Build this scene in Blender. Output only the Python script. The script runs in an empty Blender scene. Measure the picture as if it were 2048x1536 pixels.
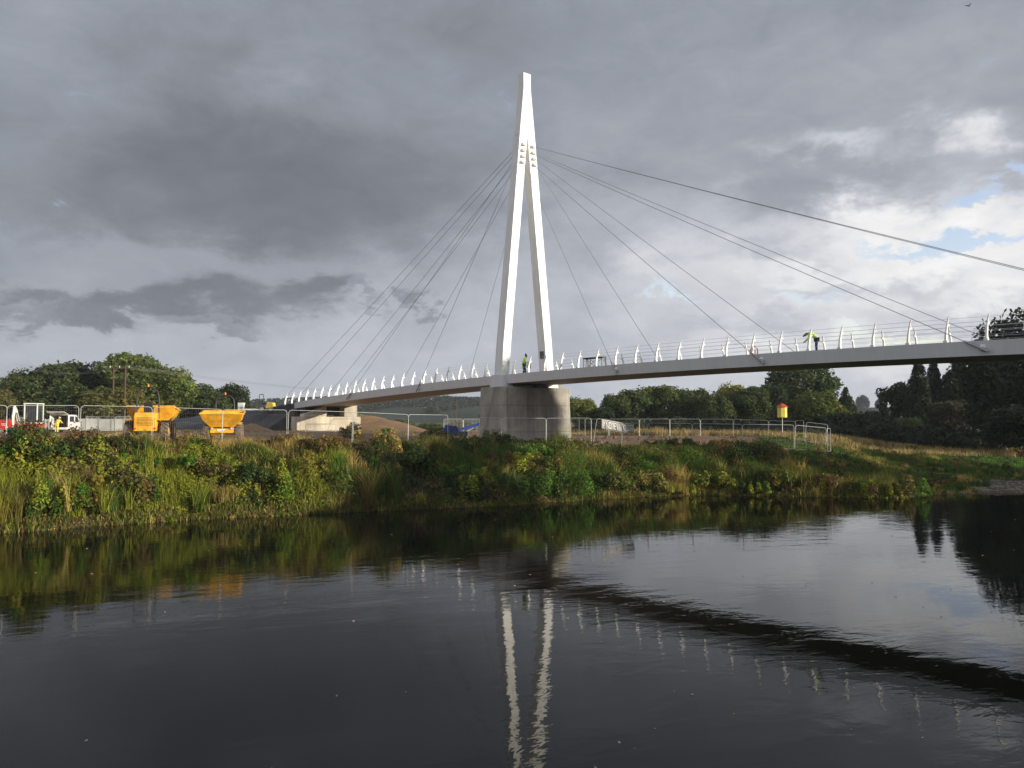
import bpy, math, random
import numpy as np
from mathutils import Vector, Matrix, Euler

R = math.radians
random.seed(7)
rng = np.random.default_rng(11)
scn = bpy.context.scene
COL = scn.collection

# ------------------------------------------------------------------ camera
EYE = 5.0            # metres above the river
F = 1700.0           # focal length in pixels of the 2048 wide photograph
PITCH = math.atan(74 / F)
cam_d = bpy.data.cameras.new('camera')
cam_d.sensor_width = 36.0
cam_d.lens = F / 2048 * 36.0
cam_d.clip_start = 0.1
cam_d.clip_end = 6000
cam = bpy.data.objects.new('camera', cam_d)
COL.objects.link(cam)
cam.location = (0, 0, EYE)
cam.rotation_euler = (math.pi / 2 + PITCH, 0, 0)
scn.camera = cam
scn.view_settings.view_transform = 'Standard'
scn.view_settings.look = 'None'
scn.view_settings.gamma = 1
scn.view_settings.exposure = 0.32
scn.view_settings.use_curve_mapping = False
scn.cycles.max_bounces = 6
scn.cycles.transparent_max_bounces = 8
scn.cycles.caustics_reflective = False
scn.cycles.caustics_refractive = False

# ------------------------------------------------------------------ sun
SUN_EL = R(9.8)
SH = Vector((0.92, -0.392, 0)).normalized()
sun_dir = Vector((SH.x * math.cos(SUN_EL), SH.y * math.cos(SUN_EL), math.sin(SUN_EL)))
sl = bpy.data.lights.new('sun', 'SUN')
sl.energy = 5.0
sl.angle = R(0.55)
sl.color = (1.0, 0.90, 0.74)
so = bpy.data.objects.new('sun', sl)
COL.objects.link(so)
so.rotation_euler = sun_dir.to_track_quat('Z', 'Y').to_euler()


# ------------------------------------------------------------------ node helper
class NT:
    def __init__(self, tree):
        self.t = tree
        self.t.nodes.clear()

    def n(self, typ, **kw):
        nd = self.t.nodes.new(typ)
        for k, v in kw.items():
            setattr(nd, k, v)
        return nd

    def lk(self, a, b):
        self.t.links.new(a, b)

    def put(self, sock, v):
        if hasattr(v, 'is_output') or isinstance(v, bpy.types.NodeSocket):
            self.t.links.new(v, sock)
        else:
            sock.default_value = v

    def m(self, op, a, b=0.0, c=None, clamp=False):
        nd = self.n('ShaderNodeMath', operation=op, use_clamp=clamp)
        self.put(nd.inputs[0], a)
        self.put(nd.inputs[1], b)
        if c is not None:
            self.put(nd.inputs[2], c)
        return nd.outputs[0]

    def vm(self, op, a, b=(0, 0, 0)):
        nd = self.n('ShaderNodeVectorMath', operation=op)
        self.put(nd.inputs[0], a)
        if op == 'SCALE':
            self.put(nd.inputs['Scale'], b)
        else:
            self.put(nd.inputs[1], b)
        return nd.outputs[0]

    def mixf(self, f, a, b):
        nd = self.n('ShaderNodeMix', data_type='FLOAT')
        self.put(nd.inputs[0], f); self.put(nd.inputs[2], a); self.put(nd.inputs[3], b)
        return nd.outputs[0]

    def mixc(self, f, a, b, blend='MIX'):
        nd = self.n('ShaderNodeMix', data_type='RGBA', blend_type=blend)
        self.put(nd.inputs[0], f); self.put(nd.inputs[6], a); self.put(nd.inputs[7], b)
        return nd.outputs[2]

    def noise(self, vec, scale, detail=4, rough=0.55, dist=0.0):
        nd = self.n('ShaderNodeTexNoise')
        if vec is not None:
            self.put(nd.inputs['Vector'], vec)
        nd.inputs['Scale'].default_value = scale
        nd.inputs['Detail'].default_value = detail
        nd.inputs['Roughness'].default_value = rough
        nd.inputs['Distortion'].default_value = dist
        return nd.outputs['Fac']

    def ramp(self, f, stops):
        nd = self.n('ShaderNodeValToRGB')
        el = nd.color_ramp.elements
        while len(el) < len(stops):
            el.new(0.5)
        for e, (p, c) in zip(el, stops):
            e.position = p
            e.color = (c, c, c, 1) if isinstance(c, (int, float)) else (*c, 1)
        self.put(nd.inputs[0], f)
        return nd.outputs[0]

    def smooth(self, f, a, b, lo=0.0, hi=1.0):
        nd = self.n('ShaderNodeMapRange', interpolation_type='SMOOTHSTEP')
        self.put(nd.inputs[0], f)
        nd.inputs[1].default_value = a; nd.inputs[2].default_value = b
        nd.inputs[3].default_value = lo; nd.inputs[4].default_value = hi
        return nd.outputs[0]

    def comb(self, x, y, z):
        nd = self.n('ShaderNodeCombineXYZ')
        self.put(nd.inputs[0], x); self.put(nd.inputs[1], y); self.put(nd.inputs[2], z)
        return nd.outputs[0]


# ------------------------------------------------------------------ world: sky with broken cloud
def build_world():
    w = bpy.data.worlds.new('World')
    scn.world = w
    w.use_nodes = True
    T = NT(w.node_tree)
    out = T.n('ShaderNodeOutputWorld')
    tc = T.n('ShaderNodeTexCoord')
    sep = T.n('ShaderNodeSeparateXYZ')
    T.lk(tc.outputs['Generated'], sep.inputs[0])
    x, y, z = sep.outputs
    A = T.m('ARCTAN2', x, y)
    hyp = T.m('SQRT', T.m('ADD', T.m('MULTIPLY', x, x), T.m('MULTIPLY', y, y)))
    E = T.m('ABSOLUTE', T.m('ARCTAN2', z, hyp))
    # stretched cloud-layer coordinates
    st = T.comb(T.m('MULTIPLY', A, 1.0), T.m('MULTIPLY', E, 1.9), 0.0)
    st2 = T.vm('ADD', st, (3.7, 1.9, 0.6))
    st3 = T.vm('ADD', st, (9.1, 5.2, 2.6))
    n1 = T.noise(st, 9.0, 9, 0.62, 0.2)
    n2 = T.noise(st2, 9.0, 9, 0.62, 0.2)
    big = T.noise(st3, 3.0, 7, 0.58, 0.6)
    fine = T.noise(st2, 13.0, 6, 0.62, 0.7)
    Aw = T.m('ADD', A, T.m('MULTIPLY', T.m('SUBTRACT', n1, 0.5), 0.26))
    Ew = T.m('ADD', E, T.m('MULTIPLY', T.m('SUBTRACT', n2, 0.5), 0.15))

    def blob(px, py, sx, sy, wgt=1.0, p=1.0):
        a = math.atan((px - 1024) / F)
        e = math.atan((842 - py) / F * math.cos(a))
        dx = T.m('DIVIDE', T.m('SUBTRACT', Aw, a), sx / F)
        dy = T.m('DIVIDE', T.m('SUBTRACT', Ew, e), sy / F)
        q = T.m('ADD', T.m('MULTIPLY', dx, dx), T.m('MULTIPLY', dy, dy))
        if p != 1.0:
            q = T.m('POWER', q, p)
        g = T.m('EXPONENT', T.m('MULTIPLY', q, -1.0))
        return T.m('MULTIPLY', g, wgt)
    v = T.ramp(E, [(0.0, 0.36), (0.06, 0.34), (0.14, 0.28), (0.25, 0.24), (0.45, 0.24), (1.0, 0.36)])
    # (px, py, sx, sy, brightness, weight, sharpness)
    BL = [
        (480, 330, 600, 170, 0.135, 0.97, 1.0),
        (60, 60, 260, 120, 0.247, 0.85, 1.0),
        (400, 80, 170, 60, 0.153, 0.7, 1.0),
        (900, 60, 420, 150, 0.206, 0.85, 1.0),
        (560, 125, 100, 50, 0.247, 0.8, 1.0),
        (50, 290, 150, 90, 0.225, 0.75, 1.0),
        (600, 420, 260, 70, 0.125, 0.75, 1.0),
        (880, 430, 300, 110, 0.158, 0.7, 1.0),
        (300, 515, 330, 32, 0.270, 0.85, 1.0),
        (1280, 430, 260, 130, 0.370, 0.7, 1.0),
        (1750, 640, 640, 130, 0.520, 0.95, 1.0),
        (1400, 600, 320, 120, 0.460, 0.8, 1.0),
        (2000, 500, 350, 130, 0.640, 0.9, 1.0),
        (1780, 470, 200, 60, 0.580, 0.7, 1.0),
        (1450, 200, 380, 130, 0.252, 0.7, 1.0),
        (1640, 350, 180, 55, 0.235, 0.95, 1.3),
        (1900, 130, 330, 110, 0.302, 0.8, 1.0),
        (1250, 780, 420, 34, 0.40, 0.85, 1.0),
        (1700, 780, 260, 34, 0.42, 0.8, 1.0),
        (1935, 262, 60, 38, 0.560, 0.9, 1.0),
        (1680, 285, 110, 20, 0.460, 0.8, 1.0),
        (2060, 320, 60, 50, 0.270, 0.6, 1.0),
        (1200, 520, 220, 70, 0.345, 0.6, 1.0),
        (1080, 640, 300, 80, 0.38, 0.7, 1.0),
        (1350, 515, 90, 36, 0.52, 0.75, 1.0),
        (1500, 505, 130, 26, 0.330, 0.8, 1.2),
        (1720, 565, 200, 24, 0.380, 0.8, 1.3),
        (1450, 645, 190, 22, 0.360, 0.8, 1.3),
        (1930, 610, 150, 22, 0.420, 0.8, 1.3),
        (1780, 430, 90, 26, 0.62, 0.75, 1.0),
        (1960, 425, 130, 22, 0.66, 0.8, 1.0),
        (1900, 515, 170, 24, 0.64, 0.8, 1.0),
        (2010, 565, 90, 22, 0.64, 0.7, 1.0),
        (1620, 535, 120, 22, 0.56, 0.75, 1.0),
        (1850, 690, 260, 24, 0.56, 0.7, 1.0),
        (1250, 640, 120, 30, 0.500, 0.6, 1.3),
        (1170, 490, 90, 40, 0.255, 0.6, 1.0),
        (900, 690, 340, 80, 0.360, 0.8, 1.0),
        (400, 705, 330, 36, 0.352, 0.85, 1.0),
        (900, 550, 180, 60, 0.300, 0.6, 1.0),
        (20, 740, 120, 40, 0.217, 0.7, 1.0),
        (1000, 790, 500, 40, 0.375, 0.6, 1.0),
        (50, 582, 95, 22, 0.135, 0.85, 1.7),
        (120, 622, 120, 12, 0.158, 0.8, 1.6),
        (270, 612, 120, 26, 0.126, 0.85, 1.7),
        (470, 610, 170, 36, 0.125, 0.85, 1.7),
        (630, 585, 95, 26, 0.130, 0.85, 1.7),
        (430, 655, 120, 12, 0.177, 0.85, 1.6),
        (855, 605, 26, 26, 0.180, 0.9, 1.8),
        (745, 600, 44, 14, 0.195, 0.8, 1.6),
    ]
    for (px, py, sx, sy, val, wg, p) in BL:
        v = T.mixf(blob(px, py, sx, sy, wg, p), v, val)
    mod = T.m('ADD', 0.58, T.m('ADD', T.m('MULTIPLY', big, 0.66), T.m('MULTIPLY', fine, 0.44)))
    v = T.m('MULTIPLY', v, mod)
    v = T.m('MULTIPLY', v, T.smooth(T.m('ABSOLUTE', A), 1.0, 1.9, 1.0, 1.5))
    tint = T.ramp(v, [(0.0, (0.90, 0.98, 1.08)), (0.13, (0.90, 0.975, 1.12)), (0.25, (0.90, 0.975, 1.13)), (0.42, (0.94, 0.98, 1.08)),
                      (0.7, (1.0, 0.995, 1.0))])
    cloud = T.vm('MULTIPLY', tint, T.comb(v, v, v))
    # gaps of open sky
    gap = 0.0
    first = True
    for (px, py, sx, sy, wg) in [(1960, 470, 150, 16, 1.3), (1990, 385, 110, 20, 1.1), (1870, 475, 40, 18, 1.2), (1620, 590, 110, 26, 0.95),
                                 (1340, 590, 60, 20, 0.75), (1760, 650, 120, 16, 0.9), ]:
        b = blob(px, py, sx, sy, wg)
        gap = b if first else T.m('MAXIMUM', gap, b)
        first = False
    # and a few more gaps high up and behind the viewer
    hi = T.m('MULTIPLY', T.smooth(E, 0.55, 0.9), T.smooth(big, 0.5, 0.62))
    gap = T.m('MAXIMUM', gap, hi)
    gapm = T.smooth(T.m('ADD', gap, T.m('MULTIPLY', T.m('SUBTRACT', fine, 0.5), 2.0)), 0.30, 1.05)
    sky = T.n('ShaderNodeTexSky', sky_type='NISHITA')
    sky.sun_disc = False
    sky.sun_elevation = SUN_EL
    sky.sun_rotation = math.atan2(SH.x, SH.y)
    sky.air_density = 1.0
    sky.dust_density = 0.6
    b1 = T.n('ShaderNodeBackground')
    T.lk(T.vm('MULTIPLY', sky.outputs[0], (1.75, 1.5, 1.65)), b1.inputs[0])
    b1.inputs[1].default_value = 0.14
    b2 = T.n('ShaderNodeBackground')
    T.lk(cloud, b2.inputs[0])
    b2.inputs[1].default_value = 1.0
    mx = T.n('ShaderNodeMixShader')
    T.lk(T.m('SUBTRACT', 1.0, gapm), mx.inputs[0])
    T.lk(b1.outputs[0], mx.inputs[1])
    T.lk(b2.outputs[0], mx.inputs[2])
    T.lk(mx.outputs[0], out.inputs[0])
    w.cycles.sampling_method = 'MANUAL'
    w.cycles.sample_map_resolution = 512


build_world()

# ------------------------------------------------------------------ materials
MATS = {}


def mat(name, col, rough=0.6, metal=0.0, var=0.12, scale=3.0, bump=0.0, bscale=20.0, spec=0.5):
    if name in MATS:
        return MATS[name]
    m = bpy.data.materials.new(name)
    m.use_nodes = True
    T = NT(m.node_tree)
    out = T.n('ShaderNodeOutputMaterial')
    p = T.n('ShaderNodeBsdfPrincipled')
    tc = T.n('ShaderNodeTexCoord')
    nz = T.noise(tc.outputs['Object'], scale, 5, 0.6)
    c = T.mixc(T.smooth(nz, 0.3, 0.7), (*[x * (1 - var) for x in col], 1), (*[min(1, x * (1 + var)) for x in col], 1))
    T.lk(c, p.inputs['Base Color'])
    p.inputs['Roughness'].default_value = rough
    p.inputs['Metallic'].default_value = metal
    p.inputs['Specular IOR Level'].default_value = spec
    if bump:
        b = T.n('ShaderNodeBump')
        b.inputs['Strength'].default_value = bump
        b.inputs['Distance'].default_value = 0.02
        T.lk(T.noise(tc.outputs['Object'], bscale, 4, 0.6), b.inputs['Height'])
        T.lk(b.outputs[0], p.inputs['Normal'])
    T.lk(p.outputs[0], out.inputs[0])
    MATS[name] = m
    return m


def leaf_mat(name, attr_vec=False, trans=0.3):
    m = bpy.data.materials.new(name)
    m.use_nodes = True
    T = NT(m.node_tree)
    out = T.n('ShaderNodeOutputMaterial')
    at = T.n('ShaderNodeAttribute', attribute_name='vcol')
    if attr_vec:
        c = at.outputs['Vector']
    else:
        oi = T.n('ShaderNodeObjectInfo')
        c = T.vm('MULTIPLY', oi.outputs['Color'], at.outputs['Vector'])
    p = T.n('ShaderNodeBsdfPrincipled')
    T.lk(c, p.inputs['Base Color'])
    p.inputs['Roughness'].default_value = 0.55
    p.inputs['Specular IOR Level'].default_value = 0.25
    tr = T.n('ShaderNodeBsdfTranslucent')
    T.lk(T.vm('MULTIPLY', c, (1.5, 1.6, 0.8)), tr.inputs[0])
    mx = T.n('ShaderNodeMixShader')
    mx.inputs[0].default_value = trans
    T.lk(p.outputs[0], mx.inputs[1])
    T.lk(tr.outputs[0], mx.inputs[2])
    T.lk(mx.outputs[0], out.inputs[0])
    return m


LEAF = leaf_mat('tree_leaf')
HERB = leaf_mat('bank_leaf', True, 0.28)


def water_mat():
    m = bpy.data.materials.new('river_water')
    m.use_nodes = True
    T = NT(m.node_tree)
    out = T.n('ShaderNodeOutputMaterial')
    p = T.n('ShaderNodeBsdfPrincipled')
    p.inputs['Base Color'].default_value = (0.0055, 0.0055, 0.004, 1)
    p.inputs['Specular IOR Level'].default_value = 0.24
    p.inputs['Roughness'].default_value = 0.02
    p.inputs['IOR'].default_value = 1.33
    g = T.n('ShaderNodeNewGeometry')
    pos = g.outputs['Position']
    # flow runs roughly along the bank
    mp = T.n('ShaderNodeMapping')
    mp.inputs['Rotation'].default_value = (0, 0, R(-22))
    T.lk(pos, mp.inputs[0])
    base = mp.outputs[0]
    st = T.vm('MULTIPLY', base, (0.55, 1.0, 1.0))
    w1 = T.noise(st, 1.5, 4, 0.55, 0.6)
    w2 = T.noise(st, 4.6, 3, 0.5, 0.3)
    w3 = T.noise(base, 0.33, 2, 0.5, 0.5)
    patch = T.smooth(T.noise(T.vm('MULTIPLY', base, (0.35, 1.0, 1.0)), 0.10, 4, 0.55, 0.8), 0.36, 0.66, 0.45, 1.25)
    h = T.m('ADD', T.m('MULTIPLY', w1, 0.019), T.m('ADD', T.m('MULTIPLY', w2, 0.005), T.m('MULTIPLY', w3, 0.020)))
    h = T.m('MULTIPLY', h, patch)
    b = T.n('ShaderNodeBump')
    b.inputs['Strength'].default_value = 1.0
    b.inputs['Distance'].default_value = WAVE
    T.lk(h, b.inputs['Height'])
    T.lk(b.outputs[0], p.inputs['Normal'])
    T.lk(p.outputs[0], out.inputs[0])
    return m


WAVE = 0.38


def concrete_mat(name, col, panel_h=2.2, panel_w=1.9):
    m = bpy.data.materials.new(name)
    m.use_nodes = True
    T = NT(m.node_tree)
    out = T.n('ShaderNodeOutputMaterial')
    p = T.n('ShaderNodeBsdfPrincipled')
    tc = T.n('ShaderNodeTexCoord')
    o = tc.outputs['Object']
    sep = T.n('ShaderNodeSeparateXYZ')
    T.lk(o, sep.inputs[0])
    st = T.noise(T.vm('MULTIPLY', o, (1, 1, 0.22)), 1.1, 6, 0.65)
    bl = T.noise(o, 0.55, 5, 0.6)
    sp = T.noise(o, 14, 3, 0.6)
    f = T.m('ADD', T.m('MULTIPLY', st, 0.5), T.m('ADD', T.m('MULTIPLY', bl, 0.4), T.m('MULTIPLY', sp, 0.1)))
    c = T.mixc(T.smooth(f, 0.36, 0.64), (*[x * 0.62 for x in col], 1), (*[x * 1.15 for x in col], 1))

    def lines(coord, step, wd):
        fr = T.m('FRACT', T.m('DIVIDE', coord, step))
        d = T.m('ABSOLUTE', T.m('SUBTRACT', fr, 0.5))
        return T.smooth(d, 0.0, wd / step, 1.0, 0.0)
    ln = T.m('MAXIMUM', lines(sep.outputs[2], panel_h, 0.05), T.m('MULTIPLY', lines(T.m('ADD', sep.outputs[0], sep.outputs[1]), panel_w, 0.05), 0.75))
    c = T.mixc(T.m('MULTIPLY', ln, 0.62), c, (col[0] * 0.35, col[1] * 0.33, col[2] * 0.30, 1))
    wn = T.n('ShaderNodeTexWhiteNoise', noise_dimensions='3D')
    cell = T.comb(T.m('FLOOR', T.m('DIVIDE', T.m('ADD', sep.outputs[0], sep.outputs[1]), panel_w)), T.m('FLOOR', T.m('DIVIDE', sep.outputs[2], panel_h)), 0.0)
    T.lk(T.vm('ADD', cell, (0.5, 0.5, 0.5)), wn.inputs['Vector'])
    c = T.vm('SCALE', c, T.m('ADD', 0.84, T.m('MULTIPLY', wn.outputs['Value'], 0.30)))
    T.lk(c, p.inputs['Base Color'])
    p.inputs['Roughness'].default_value = 0.85
    b = T.n('ShaderNodeBump')
    b.inputs['Strength'].default_value = 0.4
    b.inputs['Distance'].default_value = 0.02
    T.lk(T.m('SUBTRACT', sp, ln), b.inputs['Height'])
    T.lk(b.outputs[0], p.inputs['Normal'])
    T.lk(p.outputs[0], out.inputs[0])
    return m


def ground_mat(name='ground_earth'):
    m = bpy.data.materials.new(name)
    m.use_nodes = True
    T = NT(m.node_tree)
    out = T.n('ShaderNodeOutputMaterial')
    p = T.n('ShaderNodeBsdfPrincipled')
    at = T.n('ShaderNodeAttribute', attribute_name='gcol')
    g = T.n('ShaderNodeNewGeometry')
    n1 = T.noise(g.outputs['Position'], 1.3, 6, 0.65)
    n2 = T.noise(g.outputs['Position'], 9.0, 4, 0.6)
    f = T.m('ADD', 0.45, T.m('ADD', T.m('MULTIPLY', n1, 0.65), T.m('MULTIPLY', n2, 0.45)))
    c = T.vm('SCALE', at.outputs['Vector'], f)
    T.lk(c, p.inputs['Base Color'])
    p.inputs['Roughness'].default_value = 0.95
    p.inputs['Specular IOR Level'].default_value = 0.15
    b = T.n('ShaderNodeBump')
    b.inputs['Strength'].default_value = 0.8
    b.inputs['Distance'].default_value = 0.12
    T.lk(T.m('ADD', n1, T.m('MULTIPLY', n2, 0.3)), b.inputs['Height'])
    T.lk(b.outputs[0], p.inputs['Normal'])
    T.lk(p.outputs[0], out.inputs[0])
    return m


def paint_mat(name, col, rough, amt):
    m = bpy.data.materials.new(name)
    m.use_nodes = True
    T = NT(m.node_tree)
    out = T.n('ShaderNodeOutputMaterial')
    p = T.n('ShaderNodeBsdfPrincipled')
    g = T.n('ShaderNodeNewGeometry')
    st = T.noise(T.vm('MULTIPLY', g.outputs['Position'], (1, 1, 0.10)), 3.2, 6, 0.65)
    bl = T.noise(g.outputs['Position'], 0.5, 4, 0.6)
    f = T.smooth(T.m('ADD', T.m('MULTIPLY', st, 0.65), T.m('MULTIPLY', bl, 0.35)), 0.42, 0.62)
    T.lk(T.mixc(f, (*[x * (1 - amt) for x in col], 1), (*col, 1)), p.inputs['Base Color'])
    p.inputs['Roughness'].default_value = rough
    T.lk(p.outputs[0], out.inputs[0])
    return m


M_white = paint_mat('white_paint', (0.82, 0.82, 0.79), 0.36, 0.13)
M_beam = paint_mat('grey_white_paint', (0.68, 0.675, 0.675), 0.5, 0.07)
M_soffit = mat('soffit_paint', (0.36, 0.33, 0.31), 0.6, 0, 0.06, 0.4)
M_cable = mat('cable_steel', (0.34, 0.34, 0.35), 0.45, 0.5, 0.05)
M_wire = mat('parapet_wire', (0.50, 0.51, 0.53), 0.4, 0.6, 0.05)
M_mesh = mat('galvanised_wire', (0.30, 0.31, 0.30), 0.6, 0.2, 0.1)
M_galv = mat('galvanised_steel', (0.50, 0.52, 0.49), 0.55, 0.35, 0.12, 6)
M_dark = mat('black_steel', (0.02, 0.02, 0.022), 0.5)
M_orange = mat('orange_yellow_paint', (0.82, 0.40, 0.018), 0.45, 0, 0.28, 2.2)
M_yellow = mat('yellow_paint', (0.70, 0.50, 0.08), 0.45, 0, 0.1)
M_red = mat('red_paint', (0.55, 0.03, 0.025), 0.45, 0, 0.12)
M_cream = mat('cream_paint', (0.72, 0.74, 0.62), 0.4, 0, 0.08)
M_tyre = mat('muddy_tyre', (0.16, 0.125, 0.09), 0.9, 0, 0.4, 6, 0.6, 12)
M_glass = mat('dark_window', (0.03, 0.035, 0.045), 0.12)
M_rub = mat('grey_plastic', (0.10, 0.10, 0.10), 0.8)
M_seat = mat('black_vinyl', (0.015, 0.015, 0.015), 0.6)
M_wood = mat('brown_timber', (0.10, 0.055, 0.035), 0.85, 0, 0.25, 5)
M_bark = mat('tree_bark', (0.07, 0.05, 0.035), 0.95, 0, 0.3, 4, 0.6, 8)
M_blue = mat('blue_paint', (0.03, 0.07, 0.30), 0.5, 0, 0.2)
M_conc = concrete_mat('pier_concrete', (0.36, 0.335, 0.29))
M_conc2 = concrete_mat('abutment_concrete', (0.52, 0.46, 0.36), 5.0, 3.1)
M_geo = mat('dark_geotextile', (0.042, 0.042, 0.048), 0.9, 0, 0.35, 0.8, 0.5, 3)
M_hoard = mat('pale_hoarding', (0.50, 0.50, 0.46), 0.8, 0, 0.15, 1)
M_hiviz = mat('hi_vis_fabric', (0.50, 0.80, 0.04), 0.8, 0, 0.15, 8)
M_hivizy = mat('hi_vis_yellow_fabric', (0.80, 0.66, 0.04), 0.8, 0, 0.15, 8)
M_navy = mat('navy_fabric', (0.02, 0.025, 0.05), 0.9, 0, 0.2)
M_black = mat('black_fabric', (0.012, 0.012, 0.014), 0.9)
M_skin = mat('skin', (0.45, 0.26, 0.18), 0.6)
M_hair = mat('dark_hair', (0.02, 0.015, 0.01), 0.8)
M_silver = mat('reflective_tape', (0.65, 0.67, 0.68), 0.35, 0.3)
M_boots = mat('boot_leather', (0.02, 0.015, 0.01), 0.7)
M_banner = mat('banner_cloth', (0.48, 0.48, 0.47), 0.85, 0, 0.06, 3)
M_ink = mat('banner_ink', (0.012, 0.012, 0.014), 0.8)
M_letter = mat('banner_letter', (0.84, 0.84, 0.80), 0.8)
M_ground = ground_mat()


# ------------------------------------------------------------------ mesh helpers
def tag(o, label=None, cat=None, group=None, kind=None):
    if label: o['label'] = label
    if cat: o['category'] = cat
    if group: o['group'] = group
    if kind: o['kind'] = kind
    return o


def empty(name, loc, label, cat, group=None, rz=0.0):
    o = bpy.data.objects.new(name, None)
    o.empty_display_size = 0.3
    COL.objects.link(o)
    o.location = loc
    o.rotation_euler = (0, 0, rz)
    return tag(o, label, cat, group)


class MB:
    """Collects vertices and faces; build() links one mesh object."""

    def __init__(self):
        self.v, self.f = [], []

    def add(self, vs, fs, M=None):
        b = len(self.v)
        for p in vs:
            p = Vector(p)
            self.v.append(tuple(M @ p if M else p))
        self.f += [tuple(b + i for i in fc) for fc in fs]
        return self

    def box(self, c, s, rot=(0, 0, 0), M=None):
        x, y, z = s[0] / 2, s[1] / 2, s[2] / 2
        vs = [(-x, -y, -z), (x, -y, -z), (x, y, -z), (-x, y, -z), (-x, -y, z), (x, -y, z), (x, y, z), (-x, y, z)]
        fs = [(0, 3, 2, 1), (4, 5, 6, 7), (0, 1, 5, 4), (1, 2, 6, 5), (2, 3, 7, 6), (3, 0, 4, 7)]
        T = Matrix.Translation(c) @ Euler(rot).to_matrix().to_4x4()
        if M: T = M @ T
        return self.add(vs, fs, T)

    def hexa(self, bot, top):
        vs = list(bot) + list(top)
        n = len(bot)
        fs = [tuple(range(n - 1, -1, -1)), tuple(range(n, 2 * n))]
        fs += [(i, (i + 1) % n, n + (i + 1) % n, n + i) for i in range(n)]
        return self.add(vs, fs)

    def prism(self, prof, axis, a, b, M=None):
        """prof: list of (p,q); axis 'y' -> profile in x,z extruded along y a..b; 'x' -> (y,z); 'z' -> (x,y)"""
        def mk(p, q, t):
            return {'y': (p, t, q), 'x': (t, p, q), 'z': (p, q, t)}[axis]
        n = len(prof)
        vs = [mk(p, q, a) for p, q in prof] + [mk(p, q, b) for p, q in prof]
        fs = [tuple(range(n)), tuple(range(2 * n - 1, n - 1, -1))]
        fs += [(i, n + i, n + (i + 1) % n, (i + 1) % n) for i in range(n)]
        return self.add(vs, fs, M)

    def tube(self, pts, r, n=6, closed=False, caps=True):
        pts = [Vector(p) for p in pts]
        rr = r if isinstance(r, (list, tuple)) else [r] * len(pts)
        b = len(self.v)
        up0 = None
        for i, p in enumerate(pts):
            if closed:
                d = pts[(i + 1) % len(pts)] - pts[i - 1]
            elif i == 0:
                d = pts[1] - p
            elif i == len(pts) - 1:
                d = p - pts[i - 1]
            else:
                d = pts[i + 1] - pts[i - 1]
            d.normalize()
            if up0 is None:
                up0 = Vector((0, 0, 1)) if abs(d.z) < 0.9 else Vector((1, 0, 0))
            s = d.cross(up0)
            if s.length < 1e-4:
                s = d.cross(Vector((0, 1, 0)))
            s.normalize()
            u = s.cross(d).normalized()
            up0 = u
            for k in range(n):
                a = 2 * math.pi * k / n
                self.v.append(tuple(p + (s * math.cos(a) + u * math.sin(a)) * rr[i]))
        m = len(pts)
        for i in range(m if closed else m - 1):
            j = (i + 1) % m
            for k in range(n):
                k2 = (k + 1) % n
                self.f.append((b + i * n + k, b + i * n + k2, b + j * n + k2, b + j * n + k))
        if caps and not closed:
            self.f.append(tuple(b + k for k in range(n - 1, -1, -1)))
            self.f.append(tuple(b + (m - 1) * n + k for k in range(n)))
        return self

    def lathe(self, prof, n, c=(0, 0, 0), axis='z', M=None, a0=0.0):
        """prof: list of (radius, height) about an axis"""
        b = len(self.v)
        for (r, h) in prof:
            for k in range(n):
                a = 2 * math.pi * k / n + a0
                if axis == 'z':
                    p = Vector((r * math.cos(a), r * math.sin(a), h))
                elif axis == 'y':
                    p = Vector((r * math.cos(a), h, r * math.sin(a)))
                else:
                    p = Vector((h, r * math.cos(a), r * math.sin(a)))
                p += Vector(c)
                self.v.append(tuple(M @ p if M else p))
        for i in range(len(prof) - 1):
            for k in range(n):
                k2 = (k + 1) % n
                self.f.append((b + i * n + k, b + i * n + k2, b + (i + 1) * n + k2, b + (i + 1) * n + k))
        self.f.append(tuple(b + k for k in range(n)))
        self.f.append(tuple(b + (len(prof) - 1) * n + k for k in range(n - 1, -1, -1)))
        return self

    def build(self, name, material, parent=None, bevel=0.0, smooth=False, label=None):
        me = bpy.data.meshes.new(name)
        me.from_pydata(self.v, [], self.f)
        me.materials.append(material)
        import bmesh
        bm = bmesh.new()
        bm.from_mesh(me)
        bmesh.ops.recalc_face_normals(bm, faces=bm.faces)
        bm.to_mesh(me)
        bm.free()
        if smooth:
            me.shade_smooth()
            try:
                me.set_sharp_from_angle(angle=R(40))
            except Exception:
                pass
        o = bpy.data.objects.new(name, me)
        COL.objects.link(o)
        if parent is not None:
            o.parent = parent
        if bevel:
            md = o.modifiers.new('bevel', 'BEVEL')
            md.width = bevel
            md.segments = 2
            md.limit_method = 'ANGLE'
            md.angle_limit = R(40)
        if label:
            o['label'] = label
        return o


def quads_object(name, Q, C, material, parent=None, attr='vcol'):
    """Q (n,4,3) quads, C (n,3) a colour per quad."""
    n = len(Q)
    me = bpy.data.meshes.new(name)
    me.vertices.add(n * 4)
    me.vertices.foreach_set('co', np.ascontiguousarray(Q, dtype=np.float32).ravel())
    me.loops.add(n * 4)
    me.loops.foreach_set('vertex_index', np.arange(n * 4, dtype=np.int32))
    me.polygons.add(n)
    me.polygons.foreach_set('loop_start', np.arange(0, n * 4, 4, dtype=np.int32))
    me.update(calc_edges=True)
    a = me.attributes.new(attr, 'FLOAT_VECTOR', 'FACE')
    a.data.foreach_set('vector', np.ascontiguousarray(C, dtype=np.float32).ravel())
    me.materials.append(material)
    o = bpy.data.objects.new(name, me)
    COL.objects.link(o)
    if parent is not None:
        o.parent = parent
    return o


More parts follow.
